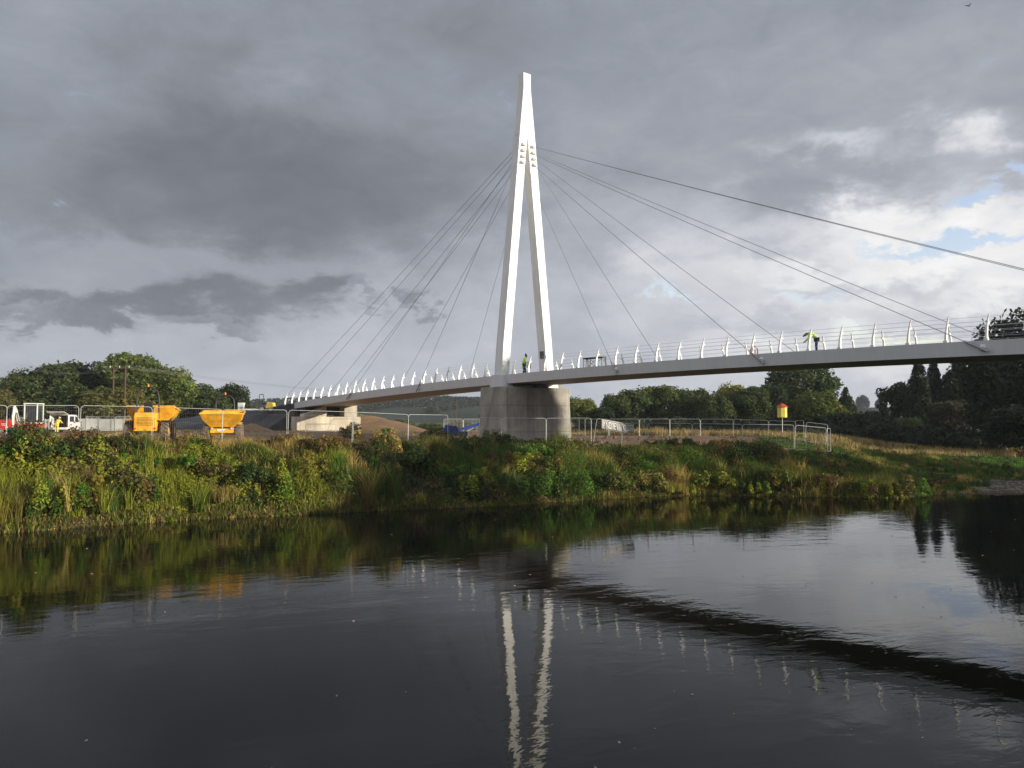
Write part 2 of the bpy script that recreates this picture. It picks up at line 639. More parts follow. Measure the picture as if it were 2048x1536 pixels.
def copy_tree(o, parent=None):
    c = o.copy()
    COL.objects.link(c)
    if parent is not None:
        c.parent = parent
    for ch in list(o.children):
        copy_tree(ch, c)
    return c


def wx(px, Y):
    return (px - 1024) / F * Y


def wz(py, Y):
    return EYE + Y * math.tan(math.atan((768 - py) / F) + PITCH)


# ------------------------------------------------------------------ terrain
WL = np.array([(-400, -80), (-150, -12), (-60, 21), (-23, 38.1), (-19, 41.6), (-15.2, 44.4), (-11.4, 45.7), (-9, 47.2),
               (-5, 48.7), (-1.9, 50), (0, 50.9), (5, 54.6), (9.3, 56.8), (12.8, 57.7), (17.2, 57), (22.2, 56),
               (25.2, 55.6), (28, 57.6), (32, 58.8), (36, 59.4), (50, 62), (80, 74), (150, 108), (500, 260)], dtype=float)
BW = np.array([(-400, 8), (-60, 6), (-23, 4.0), (-12, 4.2), (-7, 5.0), (-3, 7.0), (3, 9.0), (9, 8.2), (18, 8.8), (23, 12), (28, 17), (40, 24), (60, 30), (500, 40)], dtype=float)
CP = np.array([(-60, 60, 4), (-25, 45, 3.8), (-15, 55, 3.7), (-20, 90, 3.9), (-40, 110, 3.9), (-26, 103, 3.7), (-5, 58, 3.3), (0, 75, 3.15), (5, 66, 3.0),
               (15, 66, 2.85), (14, 94, 3.25), (25, 94, 3.3), (32, 98, 3.2), (20, 68, 2.6), (27, 72, 2.45), (34, 76, 2.1), (42, 80, 1.4), (45, 90, 1.3),
               (60, 95, 1.15), (35, 66, 1.0), (30, 64, 1.4), (0, 150, 3.5), (50, 150, 3.0), (-60, 160, 4), (100, 120, 2), (50, 70, .6), (80, 90, 1.2),
               (0, 400, 4), (200, 400, 4), (-200, 400, 4), (-200, 100, 4)], dtype=float)


def sn(x, y, k, seed):
    r = np.random.default_rng(seed)
    o = np.zeros_like(x, dtype=float)
    for i in range(7):
        a = r.uniform(0, 2 * math.pi)
        q = k * r.uniform(0.6, 1.9)
        o += np.sin(x * q * math.cos(a) + y * q * math.sin(a) + r.uniform(0, 6.28))
    return o / 7 * 1.6


def bank_s(x, y):
    return (y - np.interp(x, WL[:, 0], WL[:, 1])) * 0.93


def gz(x, y):
    x = np.asarray(x, dtype=float); y = np.asarray(y, dtype=float)
    s = bank_s(x, y) + 0.25 * sn(x, y, 1.1, 3)
    w = np.interp(x, BW[:, 0], BW[:, 1])
    num = np.zeros_like(x); den = np.zeros_like(x)
    for (cx, cy, cz) in CP:
        d2 = (x - cx) ** 2 + (y - cy) ** 2 + 6.0
        k = d2 ** -2.0
        num += k * cz; den += k
    H = num / den
    q = np.clip(s / w, 0, 1)
    steep = np.clip((x - 22) / 8, 0, 1)
    f = (1 - steep) * (q * (1.75 - 0.75 * q)) + steep * (q ** 1.3)
    lip = 0.12 * np.clip(s / 0.5, 0, 1)
    z = np.where(s > 0, lip + (H - 0.12) * f, np.maximum(-1.6, s * 0.3))
    z = z + np.where(s > 0.4, 0.07 * sn(x, y, 1.5, 5) * np.clip(s / 3, 0, 1), 0)
    return z


def gz1(x, y):
    return float(gz(np.array([x]), np.array([y]))[0])


def axis(lo, a, b, hi, st):
    mid = list(np.arange(a, b + 1e-6, st))
    l, v, d = [], a, st
    while v > lo:
        d *= 1.25; v -= d; l.append(v)
    h, v, d = [], mid[-1], st
    while v < hi:
        d *= 1.25; v += d; h.append(v)
    return np.array(l[::-1] + mid + h)


def grid_obj(name, xs, ys, zf, cf, material, kind='structure'):
    X, Y = np.meshgrid(xs, ys)
    Z = zf(X, Y)
    n, m = X.shape
    co = np.stack([X, Y, Z], -1).reshape(-1, 3)
    i = np.arange(n * m).reshape(n, m)
    q = np.stack([i[:-1, :-1], i[:-1, 1:], i[1:, 1:], i[1:, :-1]], -1).reshape(-1, 4)
    me = bpy.data.meshes.new(name)
    me.vertices.add(len(co)); me.vertices.foreach_set('co', co.astype(np.float32).ravel())
    me.loops.add(q.size); me.loops.foreach_set('vertex_index', q.astype(np.int32).ravel())
    me.polygons.add(len(q)); me.polygons.foreach_set('loop_start', np.arange(0, q.size, 4, dtype=np.int32))
    me.update(calc_edges=True)
    if cf is not None:
        C = cf(X, Y, Z).reshape(-1, 3)
        a = me.attributes.new('gcol', 'FLOAT_VECTOR', 'POINT')
        a.data.foreach_set('vector', C.astype(np.float32).ravel())
    me.materials.append(material)
    me.shade_smooth()
    o = bpy.data.objects.new(name, me)
    COL.objects.link(o)
    o['kind'] = kind
    return o


def ground_col(X, Y, Z):
    s = bank_s(X, Y)
    w = np.interp(X, BW[:, 0], BW[:, 1])
    mud = np.array((0.085, 0.062, 0.040)); soil = np.array((0.050, 0.045, 0.022)); earth = np.array((0.21, 0.135, 0.085))
    red = np.array((0.20, 0.125, 0.080)); grass = np.array((0.055, 0.095, 0.02)); dry = np.array((0.17, 0.13, 0.06)); sand = np.array((0.060, 0.055, 0.045))
    n = sn(X, Y, 0.5, 9)[..., None]
    C = np.zeros(X.shape + (3,)) + soil
    top = np.clip((s - w * 0.93) / 1.5, 0, 1)[..., None]
    er = np.clip((X + 2) / 8, 0, 1)[..., None]
    C = C * (1 - top) + top * (earth * (1 - er) + red * er)
    # meadow beyond the site and on the spit
    gy = np.clip((Y - np.interp(X, [-200, -60, 4, 12, 30, 60], [170, 150, 125, 99, 97, 60])) / 5, 0, 1)[..., None]
    C = C * (1 - gy) + gy * (grass * 0.5 + dry * 0.5 + n * 0.02)
    rt = np.clip((X - (17 + (Y - 66) * 0.38)) / 3, 0, 1)[..., None]
    C = C * (1 - rt) + rt * (grass + n * 0.012)
    beach = (np.clip((X - 31) / 3, 0, 1) * np.clip(1 - (s - 7) / 5, 0, 1))[..., None]
    C = C * (1 - beach) + beach * sand
    m = np.clip(1 - (s - 0.5) / 0.8, 0, 1)[..., None]
    C = C * (1 - m) + m * mud
    return np.clip(C, 0.01, 1)


grid_obj('ground', axis(-900, -48, 52, 1100, 0.55), axis(-90, 34, 112, 1500, 0.55), gz, ground_col, M_ground)

# near bank, where the photographer stands
NB = np.array([(-400, -60), (-150, -40), (-40, -2), (0, 7.5), (6, 9.5), (16, 17), (26, 25), (45, 31), (80, 42), (200, 80), (600, 200)], dtype=float)


def nz(X, Y):
    s = np.interp(X, NB[:, 0], NB[:, 1]) - Y
    q = np.clip(s / 6.5, 0, 1)
    return np.where(s > 0, 3.3 * q * (1.6 - 0.6 * q), np.maximum(-1.6, s * 0.3)) + 0.06 * sn(X, Y, 1.2, 8)


def nz1(x, y):
    return float(nz(np.array([float(x)]), np.array([float(y)]))[0])


grid_obj('near_bank', axis(-400, -20, 40, 600, 1.0), axis(-300, -14, 40, 210, 1.0), nz,
         lambda X, Y, Z: np.zeros(X.shape + (3,)) + np.array((0.05, 0.07, 0.02)), M_ground)

mb = MB()
mb.add([(-700, -300, 0), (900, -300, 0), (900, 420, 0), (-700, 420, 0)], [(0, 1, 2, 3)])
wat = mb.build('river_water', water_mat())
tag(wat, kind='structure')


fl = MB()
gF = np.random.default_rng(19)
for i in range(70):
    y = gF.uniform(12, 44); x = y * gF.uniform(-0.6, 0.6)
    r = gF.uniform(0.015, 0.05)
    a = gF.uniform(0, 3.1)
    fl.hexa([(x - r * math.cos(a), y - r * math.sin(a), 0.001), (x + r * .5 * math.sin(a), y - r * .5 * math.cos(a), 0.001), (x + r * math.cos(a), y + r * math.sin(a), 0.001), (x - r * .5 * math.sin(a), y + r * .5 * math.cos(a), 0.001)],
            [(x - r * math.cos(a), y - r * math.sin(a), 0.012), (x + r * .5 * math.sin(a), y - r * .5 * math.cos(a), 0.006), (x + r * math.cos(a), y + r * math.sin(a), 0.014), (x - r * .5 * math.sin(a), y + r * .5 * math.cos(a), 0.006)])
o = fl.build('floating_leaves', mat('dead_leaf', (0.40, 0.34, 0.20), 0.8))
tag(o, 'small pale leaves floating on the dark river', 'leaves', kind='stuff')


# distant hills
def hill_z(X, Y):
    ridge = 19 + 5 * sn(X, Y * 0, 0.006, 21) + 3 * sn(X, Y * 0, 0.02, 22)
    bump = np.exp(-((X + 95) / 200) ** 2) * 8 - 8 * np.exp(-((X - 170) / 170) ** 2)
    left = -6 * np.clip((-X - 250) / 200, 0, 1)
    f = np.clip((Y - 420) / 480, 0, 1)
    f = f * f * (3 - 2 * f)
    return 2.0 + (ridge + bump + left) * f


def hill_col(X, Y, Z):
    d = np.array((0.018, 0.028, 0.020)); g = np.array((0.030, 0.044, 0.026)); lg = np.array((0.15, 0.19, 0.07))
    n = np.clip(sn(X * 1.0, Y * 1.6, 0.02, 31) * 3 + 0.2, 0, 1)[..., None]
    C = d * (1 - n) + g * n
    pr = (np.exp(-((X - 395) / 60) ** 2) * np.clip((Y - 800) / 60, 0, 1))[..., None]
    return C * (1 - pr) + lg * pr


grid_obj('hills', np.linspace(-1300, 1500, 200), np.linspace(380, 1100, 40), hill_z, hill_col, M_ground)

gH = np.random.default_rng(77)
hx, hy = [], []
for (x0, y0, x1, y1) in [(-260, 640, -20, 700), (-200, 820, 60, 760), (-130, 560, -60, 830), (-60, 600, 10, 880), (-230, 720, -150, 880), (120, 600, 420, 640), (250, 560, 330, 860), (380, 700, 520, 820), (-20, 520, 330, 560)]:
    n_ = int(math.hypot(x1 - x0, y1 - y0) * 1.1)
    f = gH.uniform(0, 1, n_)
    hx += list(x0 + (x1 - x0) * f + gH.normal(0, 1.2, n_)); hy += list(y0 + (y1 - y0) * f + gH.normal(0, 1.2, n_))
hx, hy = np.array(hx), np.array(hy)
hp = np.stack([hx, hy, hill_z(hx, hy)], -1)
hp = np.repeat(hp, 9, 0)
hp += gH.normal(0, 1, hp.shape) * np.array([1.5, 1.5, 0.1]) + np.array([0, 0, 1]) * gH.uniform(0, 4.5, (len(hp), 1))
n_ = len(hp)
tq = gH.normal(0, 1, (n_, 3)); tq /= np.linalg.norm(tq, axis=1, keepdims=True)
bq = np.cross(tq, gH.normal(0, 1, (n_, 3))); bq /= np.linalg.norm(bq, axis=1, keepdims=True)
HEDGE = (hp, tq * 0.9, bq * 0.8)

# ------------------------------------------------------------------ the footbridge
DX, DY = 0.630, -0.7766     # along the deck, towards the near bank
WDK = 5.35


def B(t, s, z=0.0):
    return Vector((-1 + DX * t - DY * s, 71 + DY * t + DX * s, z))


BROT = math.atan2(DY, DX)
BM = Matrix.Translation((-1, 71, 0)) @ Matrix.Rotation(BROT, 4, 'Z')     # local x = t, local y = s


def dz(t):
    return 9.06 - 0.000476 * (t - 22) ** 2 if t > -46 else 9.06 - 0.000476 * 68 ** 2 + (t + 46) * 0.06


BR = empty('cable_stayed_footbridge', B(0, 0, 3), 'white cable stayed footbridge crossing the river with a tall A shaped pylon', 'bridge')
bpy.context.view_layer.update()
INV = Matrix.Translation(-Vector(B(0, 0, 3)))


def bchild(mbd, name, m, parent=None, **k):
    mbd.v = [tuple(Vector(p) - Vector(B(0, 0, 3))) for p in mbd.v]
    return mbd.build(name, m, parent or BR, **k)


def loft(secs):
    """secs: list of lists of points -> closed loft"""
    mb = MB()
    n = len(secs[0])
    for s in secs:
        mb.v += [tuple(p) for p in s]
    for i in range(len(secs) - 1):
        for k in range(n):
            k2 = (k + 1) % n
            mb.f.append((i * n + k, i * n + k2, (i + 1) * n + k2, (i + 1) * n + k))
    mb.f.append(tuple(range(n)))
    mb.f.append(tuple((len(secs) - 1) * n + k for k in range(n - 1, -1, -1)))
    return mb


TS = [-40 + i * 2.0 for i in range(0, 49)]      # to t = 56
# near and far edge beams, deck slab and soffit
for side in (0, 1):
    secs = []
    for t in TS:
        z = dz(t)
        if side == 0:
            P = [(0.0, z), (0.42, z), (0.42, z - 0.40), (0.42, z - 0.74), (0.10, z - 0.74)]
        else:
            P = [(WDK, z), (WDK - 0.42, z), (WDK - 0.42, z - 0.40), (WDK - 0.42, z - 0.74), (WDK - 0.10, z - 0.74)]
        secs.append([B(t, s, zz) for s, zz in P])
    bchild(loft(secs), 'edge_beam', M_beam)
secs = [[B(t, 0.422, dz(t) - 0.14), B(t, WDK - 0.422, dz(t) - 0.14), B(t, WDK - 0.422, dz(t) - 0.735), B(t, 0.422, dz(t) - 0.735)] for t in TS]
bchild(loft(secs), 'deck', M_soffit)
# joints in the near beam face
# approach parapet walls beyond the end of the steel deck
for s0 in (0.12, WDK - 0.42):
    secs = []
    for t in (-40.05, -44, -48, -52, -58):
        z = dz(t) - 0.05
        secs.append([B(t, s0, z), B(t, s0 + 0.3, z), B(t, s0 + 0.3, z - 1.6), B(t, s0, z - 1.6)])
    bchild(loft(secs), 'approach_wall', M_geo)
secs = [[B(t, 0.42, dz(t) - 0.2), B(t, WDK - .42, dz(t) - 0.2), B(t, WDK - .42, dz(t) - 0.5), B(t, .42, dz(t) - 0.5)] for t in (-40.05, -46, -58)]
bchild(loft(secs), 'approach_path', M_rub)

# pylon
SC = 2.69
ZB, ZJ, ZS, ZT = 8.55, 29.6, 33.75, 35.1


def hd(z):     # half depth along the deck
    return 0.5 + (0.36 - 0.5) * (z - ZB) / (ZT - ZB)


def ho(z):     # outer half width
    return 3.01 + (0.86 - 3.01) * (z - ZB) / (ZJ - ZB) if z < ZJ else max(0.41, 0.86 + (0.41 - 0.86) * (z - ZJ) / (ZS - ZJ))


def hin(z):
    return 2.21 * (1 - (z - ZB) / (ZJ - ZB))


PY = bpy.data.objects.new('pylon', None)
COL.objects.link(PY)
PY.parent = BR
for sg in (-1, 1):
    secs = []
    for z in (7.9, 12, 16, 20, 24, 27, ZJ - 0.02):
        zz = max(z, ZB)
        d = hd(zz)
        o_, i_ = SC + sg * (ho(z) if z > ZB else ho(ZB)), SC + sg * max(hin(zz) if z > ZB else hin(ZB), 0.004)
        secs.append([B(d, o_, z), B(d, i_, z), B(-d, i_, z), B(-d, o_, z)])
    bchild(loft(secs), 'leg', M_white, PY, bevel=0.015)
    # flared pedestal below deck level
    a0, a1 = SC + sg * 3.12, SC + sg * 1.95
    p = MB()
    ks = (0.86, 0.62)
    zt = dz(0) + 0.02
    p.hexa([tuple(B(ks[0], a0, 7.84)), tuple(B(ks[0], a1, 7.84)), tuple(B(-ks[0], a1, 7.84)), tuple(B(-ks[0], a0, 7.84))],
           [tuple(B(ks[1], a0, zt)), tuple(B(ks[1], a1, zt)), tuple(B(-ks[1], a1, zt)), tuple(B(-ks[1], a0, zt))])
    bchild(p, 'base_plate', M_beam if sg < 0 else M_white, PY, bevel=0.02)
    # stay anchor brackets on both faces of each leg
    for fc in (1, -1):
        for k in range(4):
            z = 28.75 - k * 0.52
            sc = SC + sg * (0.5 * (ho(z) + hin(z)))
            d = hd(z) * fc
            mbk = MB()
            mbk.hexa([tuple(B(d, sc - 0.30, z - 0.10)), tuple(B(d + 0.22 * fc, sc - 0.13, z - 0.14)), tuple(B(d + 0.22 * fc, sc + 0.13, z - 0.14)), tuple(B(d, sc + 0.30, z - 0.10))],
                     [tuple(B(d, sc - 0.16, z + 0.12)), tuple(B(d + 0.22 * fc, sc - 0.10, z + 0.04)), tuple(B(d + 0.22 * fc, sc + 0.10, z + 0.04)), tuple(B(d, sc + 0.16, z + 0.12))])
            bchild(mbk, 'stay_bracket', M_beam, PY)
secs = []
for z in (ZJ, 31, 32.4, ZS, ZT):
    d, o_ = hd(z), ho(z)
    secs.append([B(d, SC - o_, z), B(d, SC + o_, z), B(-d, SC + o_, z), B(-d, SC - o_, z)])
bchild(loft(secs), 'mast_head', M_white, PY, bevel=0.015)
# control box on the far leg
zc = 10.75
mbx = MB()
sx = SC + (hin(zc) + 0.0)
mbx.box((0.05, sx - 0.07, zc), (0.42, 0.14, 0.62), M=BM)
bchild(mbx, 'control_box', M_rub, PY, bevel=0.01)
# cross beam below the deck
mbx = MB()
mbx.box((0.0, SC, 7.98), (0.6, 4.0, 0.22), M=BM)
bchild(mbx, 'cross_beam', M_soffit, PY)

# concrete pier
pm = MB()
b_, t_ = 2.2, 7.83
pts_b = [(-1.85, -0.85), (1.72, -0.72), (1.74, 6.55), (1.2, 6.8), (-1.2, 6.8), (-1.85, 6.5)]
pts_t = [(-1.78, -0.70), (1.60, -0.62), (1.62, 6.38), (1.1, 6.6), (-1.1, 6.6), (-1.75, 6.3)]
pm.hexa([tuple(B(t, s, b_)) for t, s in pts_b], [tuple(B(t, s, t_)) for t, s in pts_t])
pier = bchild(pm, 'pier', M_conc, bevel=0.04, label='grey streaked concrete pier with board marks below the pylon')
mbx = MB()
mbx.box((0.35, 5.9, 8.02), (0.7, 0.7, 0.36), M=BM)
bchild(mbx, 'bearing_block', M_conc, bevel=0.02)
mbx = MB()
mbx.box((0.9, 3.6, 8.03), (0.5, 0.9, 0.34), M=BM)
bchild(mbx, 'bearing_block', M_dark, bevel=0.02)

# stays
ANCH = [13.4, 25.5, 38.1, 49.6]
ANCL = [-12.5, -26.3, -39.9, -40.9]
for sg, s_d in ((-1, -0.12), (1, WDK + 0.12)):
    for k in range(4):
        zt = 28.75 - (3 - k) * 0.52
        for fc, tt in ((1, ANCH[k]), (-1, ANCL[k] if not (k == 3) else -52.5)):
            if fc == -1 and k == 3:
                tt = -44.5
            z_m = zt - (0.0 if fc == 1 else 0.05)
            sc = SC + sg * (0.5 * (ho(z_m) + hin(z_m)))
            a = B(fc * (hd(z_m) + 0.2), sc, z_m - 0.05)
            zd = dz(tt) - (0.42 if tt > -40 else 0.9)
            if tt < -39:
                zd = dz(tt) - 0.1
            e = B(tt, s_d, zd)
            mid = [a.lerp(e, f) - Vector((0, 0, 0.10 * 4 * f * (1 - f) * (0.3 + k * 0.35))) for f in (0, .2, .4, .6, .8, 1)]
            c = MB().tube(mid, 0.019, 6)
            cb = bchild(c, 'stay_cable', M_cable, smooth=True)
            # thicker socket and anchor lug at the deck end
            d = (a - e).normalized()
            k1 = MB().tube([e - d * 0.35, e + d * 0.75, e + d * 0.95], [0.055, 0.06, 0.03], 8)
            k1.v = [tuple(p) for p in k1.v]
            bchild(k1, 'socket', M_cable, smooth=True)
            if -39 < tt:
                lug = MB()
                si = 0.03 if sg < 0 else WDK - 0.03
                lug.tube([B(tt, si, zd + 0.05), B(tt + 0.02, s_d * 1.0, zd)], [0.20, 0.11], 10)
                bchild(lug, 'anchor_lug', M_beam, smooth=True)

# parapet posts: curved, tapering fins leaning over the deck
POST_T = [24.7 + 1.93 * k for k in range(-35, 13)]


def post_mesh():
    """local: base at origin, +y towards the deck, x along the deck"""
    mb = MB()
    n = 9
    H = 1.33
    secs = []
    for i in range(n):
        f = i / (n - 1)
        z = -0.12 + f * (H + 0.12)
        y = 0.03 + 0.42 * max(0, f - 0.15) ** 1.7
        w = 0.135 * (1 - f) ** 0.8 + 0.028 + 0.030 * math.sin(math.pi * min(1, f * 1.3))
        th = 0.055 * (1 - 0.45 * f)
        secs.append([(-th, y - w / 2, z), (th, y - w / 2, z), (th, y + w / 2, z), (-th, y + w / 2, z)])
    m2 = loft(secs)
    # rail bracket
    m2.box((0, 0.30, 0.88), (0.07, 0.17, 0.06), rot=(0.2, 0, 0))
    m2.box((0, 0.30, 0.93), (0.09, 0.08, 0.10))
    return m2


pp = post_mesh()
post0 = None
for k, t in enumerate(POST_T):
    for side in (0, 1):
        if abs(t) < 0.75:
            continue
        s = 0.14 if side == 0 else WDK - 0.14
        loc = B(t, s, dz(t)) - B(0, 0, 3)
        if post0 is None:
            post0 = MB()
            post0.v, post0.f = list(pp.v), list(pp.f)
            o = post0.build('parapet_post', M_white, BR, smooth=True)
            post0 = o
        else:
            o = post0.copy()
            COL.objects.link(o)
        o.location = loc
        o.rotation_euler = (0, 0, BROT + (0 if side == 0 else math.pi))
        foot = None

# small dark foot plates joined into one strip part per side
for side in (0, 1):
    fm = MB()
    for t in POST_T:
        s = 0.14 if side == 0 else WDK - 0.14
        fm.box((t, s, dz(t) + 0.05), (0.20, 0.16, 0.10), M=BM)
    o = bchild(fm, 'post_foot_plates', M_beam)
    o['kind'] = 'stuff'

# horizontal parapet wires and the rail
for side in (0, 1):
    for (h, yy, r) in ((1.22, 0.38, 0.007), (0.98, 0.30, 0.009), (0.74, 0.16, 0.006), (0.48, 0.10, 0.006), (0.22, 0.07, 0.006)):
        s = 0.14 + yy if side == 0 else WDK - 0.14 - yy
        pts = []
        for i, t in enumerate(POST_T):
            pts.append(B(t, s, dz(t) + h))
        bchild(MB().tube(pts, r, 4), 'parapet_wire' if h != 0.98 else 'hand_rail', M_wire)

# near abutment (off to the right of the view) and the far one
ab = MB()
ab.box((57.2, WDK / 2, 5.4), (3.0, 7.5, 6.2), M=BM)
o = ab.build('near_abutment', M_conc2, bevel=0.03)
tag(o, 'concrete abutment on the near bank under the end of the footbridge', 'abutment')

AB = empty('far_abutment', B(-37, 2.7, 3.5), 'pale concrete abutment with stepped cheek walls under the far end of the footbridge', 'abutment')


def ach(mbd, name, m, **k):
    mbd.v = [tuple(Vector(p) - Vector(AB.location)) for p in mbd.v]
    return mbd.build(name, m, AB, **k)


w = MB()
w.box((-36.0, 2.3, 4.2), (1.6, 8.2, 2.6), M=BM)
ach(w, 'base_wall', M_conc2, bevel=0.03)
w = MB()
w.prism([(-0.75, 5.502), (2.1, 5.502), (2.1, 6.9), (1.2, 6.45), (0.0, 5.95), (-0.75, 5.8)], 'x', -36.7, -35.6, M=BM)
ach(w, 'cheek_wall', M_conc2, bevel=0.02)
w = MB()
w.box((-36.0, 5.15, 6.24), (1.3, 1.7, 1.47), M=BM)
ach(w, 'cheek_wall', M_conc2, bevel=0.02)
w = MB()
w.box((-38.2, 2.8, 5.9), (1.4, 5.0, 1.6), M=BM)
ach(w, 'back_wall', M_geo)
w = MB()
w.box((-36.4, 3.2, 6.9), (0.5, 1.0, 0.8), M=BM)
ach(w, 'bearing_block', M_dark)

# ------------------------------------------------------------------ embankments
def mound(name, ridge, half, base, m, col):
    """ridge: list of (x,y,z); a soft earthwork with sloping sides."""
    ridge = np.array(ridge, float)
    secs = []
    mb = MB()
    rs = np.random.default_rng(len(name) + len(ridge))
    P = []
    for i in range(len(ridge) - 1):
        for f in np.linspace(0, 1, 7)[:-1]:
            P.append(ridge[i] * (1 - f) + ridge[i + 1] * f)
    P.append(ridge[-1])
    P = np.array(P)
    n = len(P)
    prof = np.array([-1.0, -0.85, -0.55, -0.2, -0.08, 0.08, 0.2, 0.55, 0.85, 1.0])
    hh = np.array([0.0, 0.12, 0.48, 0.93, 1, 1, 0.93, 0.48, 0.12, 0.0])
    V = []
    for i in range(n):
        d = P[min(i + 1, n - 1)] - P[max(i - 1, 0)]
        d[2] = 0; d /= np.linalg.norm(d)
        nn = np.array([-d[1], d[0], 0])
        for p, h in zip(prof, hh):
            hw = half if not hasattr(half, '__len__') else np.interp(i / (n - 1), np.linspace(0, 1, len(half)), half)
            q = P[i] + nn * p * hw
            z = base + (P[i][2] - base) * h + rs.normal(0, 0.05) * (0 < h)
            if h == 0: z = base - 0.6
            V.append((q[0], q[1], z))
    m_ = len(prof)
    mb.v = V
    mb.f = [(i * m_ + k, i * m_ + k + 1, (i + 1) * m_ + k + 1, (i + 1) * m_ + k) for i in range(n - 1) for k in range(m_ - 1)]
    mb.f.append(tuple(range(m_)))
    mb.f.append(tuple((n - 1) * m_ + k for k in range(m_)))
    o = mb.build(name, m, smooth=True)
    C = np.zeros((len(o.data.vertices), 3)) + np.array(col)
    a = o.data.attributes.new('gcol', 'FLOAT_VECTOR', 'POINT')
    a.data.foreach_set('vector', C.astype(np.float32).ravel())
    o['kind'] = 'structure'
    return o


mound('dark_ramp', [(B(-41.5, 2.6).x, B(-41.5, 2.6).y, 6.95), (B(-48, 2.6).x, B(-48, 2.6).y, 6.8), (-36, 112, 6.4), (-44, 112.5, 5.3), (-53, 112, 3.9)], [6.0, 6.8, 7.5, 7.5, 6], 3.7, M_geo, (0.05, 0.05, 0.055))
mound('earth_ramp', [(-22.0, 109.5, 6.0), (-17.5, 107, 5.6), (-13.5, 104, 4.7), (-9.0, 98, 3.4)], [7, 6.5, 5.5, 3], 3.3, M_ground, (0.26, 0.16, 0.085))
mound('brown_spoil_heap', [(-31.5, 94.5, 3.9), (-28.8, 94.2, 4.75), (-26.2, 93.6, 3.9)], 2.6, 3.6, M_ground, (0.24, 0.155, 0.09))

# ------------------------------------------------------------------ trees
hp, tq, bq = HEDGE
o = quads_object('distant_hedgerows', np.stack([hp - tq, hp - bq, hp + tq, hp + bq], 1), np.zeros((len(hp), 3)) + np.array([0.022, 0.034, 0.018]), HERB)
tag(o, 'dark hedgerows crossing the far hillside', 'hedgerow', kind='stuff')
def fib(n, g):
    a = g.uniform(0, 2 * np.pi, n); z = g.uniform(-1, 1, n)
    r = np.sqrt(1 - z * z)
    return np.stack([r * np.cos(a), r * np.sin(a), z], -1)


def leaf_quads(P, N, size, g, aspect=1.5, jit=0.9):
    """quads centred at P, facing roughly N, random roll"""
    n = len(P)
    N = N + g.normal(0, jit, (n, 3))
    N /= np.linalg.norm(N, axis=1, keepdims=True) + 1e-9
    t = np.cross(N, g.normal(0, 1, (n, 3)))
    t /= np.linalg.norm(t, axis=1, keepdims=True) + 1e-9
    b = np.cross(N, t)
    s = size * g.uniform(0.6, 1.4, (n, 1))
    t = t * s * aspect / 2
    b = b * s / 2
    return np.stack([P - t, P - b * 0.9 + t * 0.1, P + t, P + b * 0.9 - t * 0.1], 1)


def crown(style, g, H, Rr, n, leaf):
    """returns quads for a crown on a tree of height H, crown radius Rr, origin at ground"""
    L = []
    if style == 'round':
        k = 34
        c = fib(k, g) * np.array([Rr * 0.66, Rr * 0.66, H * 0.30])
        c[:, 2] += H * 0.60
        c *= np.array([1, 1, 1])
        rad = g.uniform(0.24, 0.44, k) * Rr
        c = np.vstack([c, [[0, 0, H * 0.55]], [[0, 0, H * 0.3]]]); rad = np.append(rad, [Rr * 0.62, Rr * 0.5])
    elif style == 'bush':
        k = 22
        c = fib(k, g) * np.array([Rr * 0.68, Rr * 0.68, H * 0.36]); c[:, 2] = np.abs(c[:, 2]) + H * 0.18
        rad = g.uniform(0.28, 0.5, k) * min(Rr, H * 0.8)
        rad *= 0.8
    elif style == 'willow':
        k = 30
        c = fib(k, g) * np.array([Rr * 0.7, Rr * 0.7, H * 0.42]); c[:, 2] = np.abs(c[:, 2]) + H * 0.32
        rad = g.uniform(0.2, 0.34, k) * Rr
        c = np.vstack([c, [[0, 0, H * 0.4]]]); rad = np.append(rad, [Rr * 0.7])
    elif style == 'conifer':
        k = 130
        f = g.uniform(0.05, 1, k) ** 0.85
        a = g.uniform(0, 2 * np.pi, k)
        rr = Rr * (1 - f ** 2.2) * 0.72
        c = np.stack([rr * np.cos(a), rr * np.sin(a), H * (0.08 + 0.88 * f)], -1)
        rad = Rr * (0.15 + 0.20 * (1 - f)) * g.uniform(0.8, 1.3, k)
        c = np.vstack([c, [[0, 0, H * 0.3]], [[0, 0, H * 0.55], [0, 0, H * .75]]]); rad = np.append(rad, [Rr * 0.6, Rr * 0.55, Rr * .35])
    elif style == 'pine':
        k = 34
        a = g.uniform(0, 2 * np.pi, k)
        c = np.stack([Rr * 0.6 * np.cos(a) * g.uniform(.3, 1, k), Rr * .6 * np.sin(a), H * g.uniform(0.35, 0.93, k)], -1)
        rad = g.uniform(0.2, 0.38, k) * Rr
    w_ = rad ** 2
    idx = g.choice(len(c), n, p=w_ / w_.sum())
    D = fib(n, g)
    rr = rad[idx] * g.uniform(0.45, 1.08, n) ** 0.55
    sc = np.array([1, 1, 0.8]) if style != 'willow' else np.array([0.9, 0.9, 1.15])
    P = c[idx] + D * rr[:, None] * sc
    # loose sprays outside the lobes
    m = int(n * 0.10)
    out = g.choice(n, m, replace=False)
    P[out] += D[out] * g.uniform(0.0, 0.30, (m, 1)) * rad[idx[out]][:, None]
    Q = leaf_quads(P, D + np.array([0, 0, 0.35]), leaf, g, 1.6 if style != 'willow' else 2.2)
    lobe_t = g.uniform(0.75, 1.25, len(c))[idx]
    tt = (lobe_t * g.uniform(0.7, 1.35, n))[:, None]
    hue = g.normal(0, 0.09, (n, 1)) + (g.uniform(-0.10, 0.10, len(c))[idx])[:, None]
    C = tt * np.hstack([1 + hue, np.ones((n, 1)), 1 - hue])
    ok = P[:, 2] > 0.05
    return Q[ok], C[ok], c, rad


